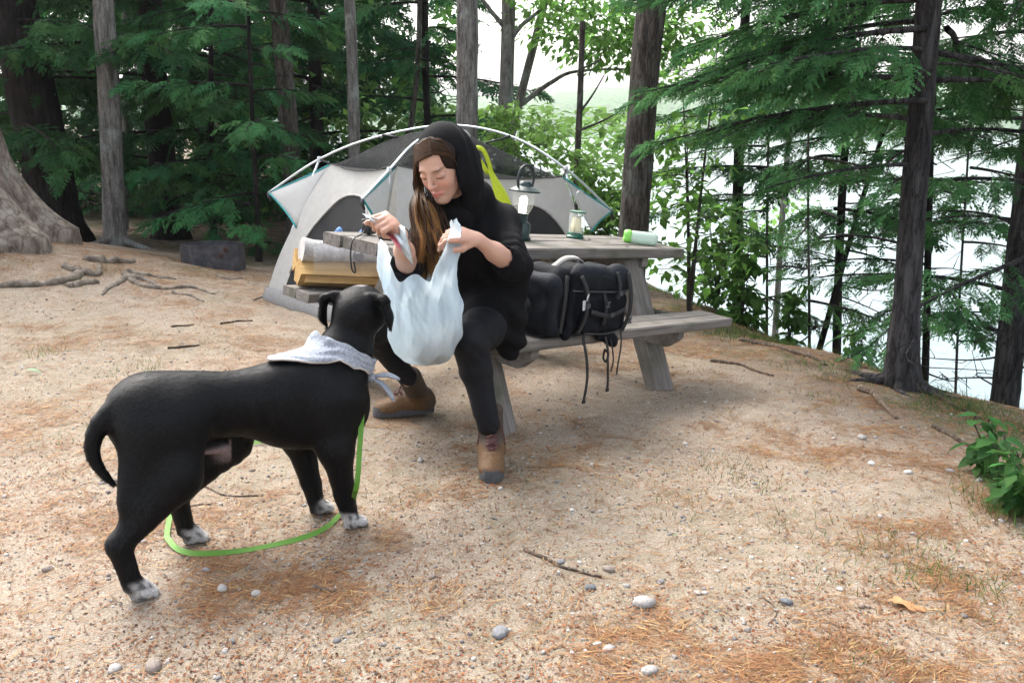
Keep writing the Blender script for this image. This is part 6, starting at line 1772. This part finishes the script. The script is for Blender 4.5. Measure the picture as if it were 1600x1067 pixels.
def pebbles():
    x, y = ground_pts(26000, lambda a, b: .35 + .65 * np.clip((fbm(a, b + 11, 1.4, 3) - .35) / .25, 0, 1)); n = len(x); sc = np.exp(rl.normal(np.log(.0034), .5, n)).clip(.002, .013)
    O = np.stack([x, y, height(x, y) + sc * .15], 1); R = frames(rl.normal(0, 1, (n, 3)) * (1, 1, .1), np.tile([0, 0, 1.], (n, 1)))
    cs = np.array([(.27, .255, .24), (.17, .165, .165), (.21, .17, .145), (.38, .365, .345), (.12, .115, .115)])[rl.integers(0, 5, n)] * (.75 + .5 * rl.random((n, 1)))
    V_, F_, C_ = scatter([rock_template(i, 1) for i in range(3)], O, R, sc, cs)
    o = link('gravel', raw_mesh('gravel', V_, F_, C_, smooth=False), mat('gravel_stone', rough=.85, attr=True, spec=.3, noise_amt=.2, noise_scale=60)); tag(o, 'scattered pale grit and small gravel in the sand', 'gravel', kind='stuff')
pebbles()
def stones():
    L = [(1006, 946, 17, 'pale', 'large pale angular stone right of centre in the foreground'), (782, 991, 16, 'grey', 'smooth grey stone low in the foreground below the table'), (1229, 943, 10, 'slate', 'dark oval slate pebble lying left of the dry oak leaf'),
         (951, 1016, 12, 'pale', 'whitish stone below the large pale angular stone'), (348, 924, 11, 'pale', 'pale stone beside the hind paw of the dog'), (923, 920, 9, 'slate', 'flat bluish stone left of the pale angular stone'), (876, 878, 7, 'grey', 'grey pebble nearest the woman among foreground stones'),
         (951, 893, 10, 'tan', 'flat tan stone above the pale angular stone'), (1032, 911, 7, 'grey', 'small grey pebble above and right of the angular stone'), (1090, 929, 6, 'pale', 'left one of two cream pebbles side by side'), (1101, 928, 5, 'white', 'right one of two cream pebbles side by side'),
         (1346, 685, 8, 'pale', 'pale stone on the slope below the rim trunk'), (1419, 740, 7, 'white', 'elongated whitish stone on the right slope'), (1362, 726, 7, 'white', 'white stone in the needles left of the elongated stone'), (1484, 738, 8, 'grey', 'grey stone near the broad-leaved plant'), (1530, 752, 7, 'pale', 'pale flat stone under the broad-leaved plant'),
         (240, 1044, 18, 'tan', 'half-buried tan stone at the bottom left foreground'), (75, 893, 9, 'tan', 'tan stone left of the standing dog'), (180, 1050, 11, 'pale', 'pale rounded stone at the bottom edge left of the tan one'), (322, 892, 8, 'grey', 'grey stone between hind paw and leash'), (675, 904, 7, 'tan', 'small tan stone in the foreground under the front boot'),
         (400, 930, 9, 'pale', 'pale chip of rock right of the hind paw'), (1015, 1053, 14, 'pale', 'whitish half-buried stone at the bottom edge'), (657, 721, 7, 'pale', 'pale pebble on the ground between both boots')]
    CO = dict(pale=(.27, .255, .24), grey=(.16, .16, .168), slate=(.09, .10, .11), tan=(.20, .165, .14), white=(.36, .35, .33))
    for i, (px, py, r, k, lab) in enumerate(L):
        g = G(px, py); D = math.hypot(g[1], CAM_H); s_ = r * D / 1400
        V_, F_ = rock_template(100 + i, 2, .10 if k in ('slate', 'grey') else .2); o = link('stone', raw_mesh('stone', V_ * s_, F_, smooth=(k in ('slate', 'grey', 'white'))), mat('stone_' + k, CO[k], .85, noise_amt=.25, noise_scale=45, bump=.4, bump_scale=120))
        o.location = (g[0], g[1], hz(g[0], g[1]) + s_ * .18); o.rotation_euler = (0, 0, i * 1.3); tag(o, lab, 'stone', 'stones lying on the ground')
stones()
def sticks():
    m = bark_mat('stick_bark', (.06, .045, .035), (.20, .15, .115), 30, .6)
    L = [([(1155, 533), (1195, 540), (1240, 552), (1275, 562), (1290, 572)], .016, 'long grey stick lying along the rim right of the bench'), ([(1110, 565), (1150, 570), (1180, 580), (1208, 588)], .010, 'thin grey stick in the needles below the bench end'),
         ([(1448, 612), (1475, 627), (1500, 641), (1528, 655)], .014, 'dark fallen log on the slope behind the rim trunk'), ([(300, 752), (340, 772), (365, 776), (405, 776)], .004, 'thin forked twig on the sand behind the dog'), ([(275, 798), (310, 790), (330, 789)], .004, 'short thin twig beside the hind legs of the dog'),
         ([(490, 920), (505, 923), (527, 926)], .008, 'short reddish stick in the foreground below the leash'), ([(820, 862), (850, 873), (880, 888), (940, 903)], .006, 'pinkish bent twig in the foreground right of the boot'), ([(1190, 935), (1205, 945), (1213, 962), (1200, 975)], .0025, 'hooked dark twig beside the slate pebble'),
         ([(262, 545), (290, 543), (312, 540)], .008, 'dark stick on the open ground left of the tent'), ([(1458, 668), (1475, 677), (1495, 688), (1512, 697)], .013, 'curved dark root-like stick below the rim trunk'), ([(268, 512), (285, 510), (303, 508)], .007, 'small dark stick behind the dog in the open'), ([(345, 507), (370, 503), (395, 502)], .008, 'broken bark strip on the ground near the tent corner')]
    for pts, r, lab in L:
        c = crv([G(*p) for p in pts], 18); rr = np.linspace(r, r * .6, 18); c[:, 2] = height(c[:, 0], c[:, 1]) + rr * .7; o = np.array(c[0]); mb = MB(); mb.tube(c - o, rr, 7, jit=.2, rng=rl); s_ = mb.build('stick', m); s_.location = o; tag(s_, lab, 'stick', 'fallen sticks')
    # pinned root at the foot of the rim trunk
    for pts, r, lab in (([(1342, 610), (1365, 618), (1385, 640), (1400, 655)], .02, 'pale bare root poking out at the foot of the rim trunk'),):
        c = crv([G(*p) for p in pts], 14); rr = np.linspace(r, r * .5, 14); c[:, 2] = height(c[:, 0], c[:, 1]) + rr * .8; o = np.array(c[0]); mb = MB(); mb.tube(c - o, rr, 7, jit=.2, rng=rl); s_ = mb.build('bare_root', bark_mat('pale_root', (.15, .11, .08), (.30, .23, .17), 25, .6)); s_.location = o; tag(s_, lab, 'root')
sticks()
def oak_leaf():
    g = G(1417, 950); s_ = 52 / 2 * g[1] / 1400 * 1.15; n = 34; out = []
    for i in range(n):
        a = 2 * pi * i / n; lobe = 1 + .38 * cos(a * 7); out.append((cos(a) * (1.0) * (.75 + .25 * lobe), .5 * sin(a) * lobe))
    V_ = [(0, 0, .10)] + [(x, y, .12 * sin(x * 3) + .1 * abs(y)) for x, y in out]; F_ = [(0, 1 + i, 1 + (i + 1) % n) for i in range(n)]
    mb = MB(); mb.add(np.array(V_) * s_, F_); mb.tube([(-.9 * s_, 0, .06 * s_), (-1.4 * s_, .05 * s_, .03 * s_)], .0012, 5); o = mb.build('oak_leaf', mat('dry_leaf', (.36, .19, .08), .7, noise_amt=.25, noise_scale=30, trans=.2))
    o.location = (g[0], g[1], hz(g[0], g[1]) + .006); o.rotation_euler = (.08, -.05, 2.7); tag(o, 'dry brown lobed oak leaf on the ground at lower right', 'leaf')
    for px, py, sc, rz, lab in ((40, 586, .075, .2, 'fallen green leaf on the ground at the left edge'), (1053, 843, .02, 1, 'tiny green leaf on the sand right of the boot')):
        g = G(px, py); V_, F_ = LEAF_F; o = link('green_leaf', raw_mesh('green_leaf', V_ * sc, F_), mat('fresh_leaf', (.08, .17, .06), .5, noise_amt=.2)); o.location = (g[0], g[1], hz(g[0], g[1]) + .02 * sc / .075 + .004); o.rotation_euler = (0, 0, rz); tag(o, lab, 'leaf')
oak_leaf()
def tufts():
    Vs, Cs = [], []
    for px, py, n, h_ in ((70, 553, 60, .05), (250, 830, 0, 0), (150, 680, 40, .04), (225, 578, 70, .05), (600, 795, 40, .03), (1250, 827, 50, .035), (1140, 738, 90, .04), (1365, 1050, 70, .03), (1340, 905, 60, .04), (1275, 620, 60, .04), (1400, 880, 90, .04), (1470, 900, 90, .05), (1430, 840, 60, .04), (1180, 760, 60, .03), (1540, 930, 80, .05), (1040, 800, 30, .03), (700, 600, 30, .03), (1330, 560, 200, .07), (1380, 560, 160, .06), (1280, 545, 120, .06), (1500, 640, 140, .06), (120, 440, 50, .06), (170, 425, 60, .05), (800, 735, 40, .03), (290, 410, 60, .05), (1570, 800, 260, .09), (1590, 770, 160, .09)):
        g = G(px, py)
        for k in range(n):
            x = g[0] + rl.normal(0, .07); y = g[1] + rl.normal(0, .09); z = hz(x, y) if k % 4 == 0 else z; z = z if k % 4 == 0 else height(np.array([x]), np.array([y]))[0]
            a = rl.random() * 6.28; hh = h_ * rl.uniform(.5, 1.2); lx = rl.normal(0, .5) * hh; ly = rl.normal(0, .5) * hh; w_ = .0015
            Vs += [(x - w_ * cos(a), y - w_ * sin(a), z - .003), (x + w_ * cos(a), y + w_ * sin(a), z - .003), (x + lx, y + ly, z + hh)]
            c = np.array((.07, .13, .035)) * rl.uniform(.6, 1.5) if rl.random() < .75 else np.array((.2, .16, .07)); Cs += [c] * 3
    m = 60000; x = rl.uniform(.8, 3.9, m); y = rl.uniform(2.2, 9, m); rd_ = rim_dist(x, y); k = (rd_ > -1.0) & (rd_ < .3) & (rl.random(m) < np.clip((rd_ + 1.0) / .8, 0, 1) * np.clip((fbm(x, y, 1.8, 3) - .36) / .16, 0, 1) * 1.0)
    x, y = x[k], y[k]; z = height(x, y); hh = rl.uniform(.02, .075, len(x)); a = rl.random(len(x)) * 6.28; lx = rl.normal(0, .6, len(x)) * hh; ly = rl.normal(0, .6, len(x)) * hh; w_ = .0022
    B_ = np.stack([np.stack([x - w_ * np.cos(a), y - w_ * np.sin(a), z - .003], 1), np.stack([x + w_ * np.cos(a), y + w_ * np.sin(a), z - .003], 1), np.stack([x + lx, y + ly, z + hh], 1)], 1).reshape(-1, 3)
    cb = np.where(rl.random((len(x), 1)) < .7, np.array([[.055, .12, .03]]), np.array([[.15, .13, .05]])) * rl.uniform(.6, 1.5, (len(x), 1))
    Vs = np.concatenate([np.array(Vs), B_]); Cs = np.concatenate([np.array(Cs), np.repeat(cb, 3, 0)])
    F_ = np.arange(len(Vs)).reshape(-1, 3); o = link('grass', raw_mesh('grass', np.array(Vs), F_, np.array(Cs), smooth=False), M_LEAF); tag(o, 'sparse short grass tufts growing in the sand and on the rim', 'grass', kind='stuff')
tufts()

# ------------------------------------------------------------------ summer haze over the lake
def haze():
    lo, hi = (-620., -60., -8.5), (1020., 1650., 34.)
    V_ = [(x, y, z) for z in (lo[2], hi[2]) for x, y in ((lo[0], lo[1]), (hi[0], lo[1]), (hi[0], hi[1]), (lo[0], hi[1]))]
    F_ = np.array([(3, 2, 1, 0), (4, 5, 6, 7), (0, 1, 5, 4), (1, 2, 6, 5), (2, 3, 7, 6), (3, 0, 4, 7)])
    m = bpy.data.materials.new('haze_air'); m.use_nodes = True; n = m.node_tree.nodes; l = m.node_tree.links
    n.remove(n['Principled BSDF']); v = n.new('ShaderNodeVolumePrincipled'); v.inputs['Color'].default_value = (.93, .96, 1, 1); v.inputs['Density'].default_value = .0004; v.inputs['Anisotropy'].default_value = .2
    l.new(v.outputs[0], n['Material Output'].inputs['Volume'])
    o = link('haze', raw_mesh('haze', V_, F_, smooth=False), m); tag(o, 'thin pale summer haze over the lake and far shore', 'haze', kind='stuff')
haze()
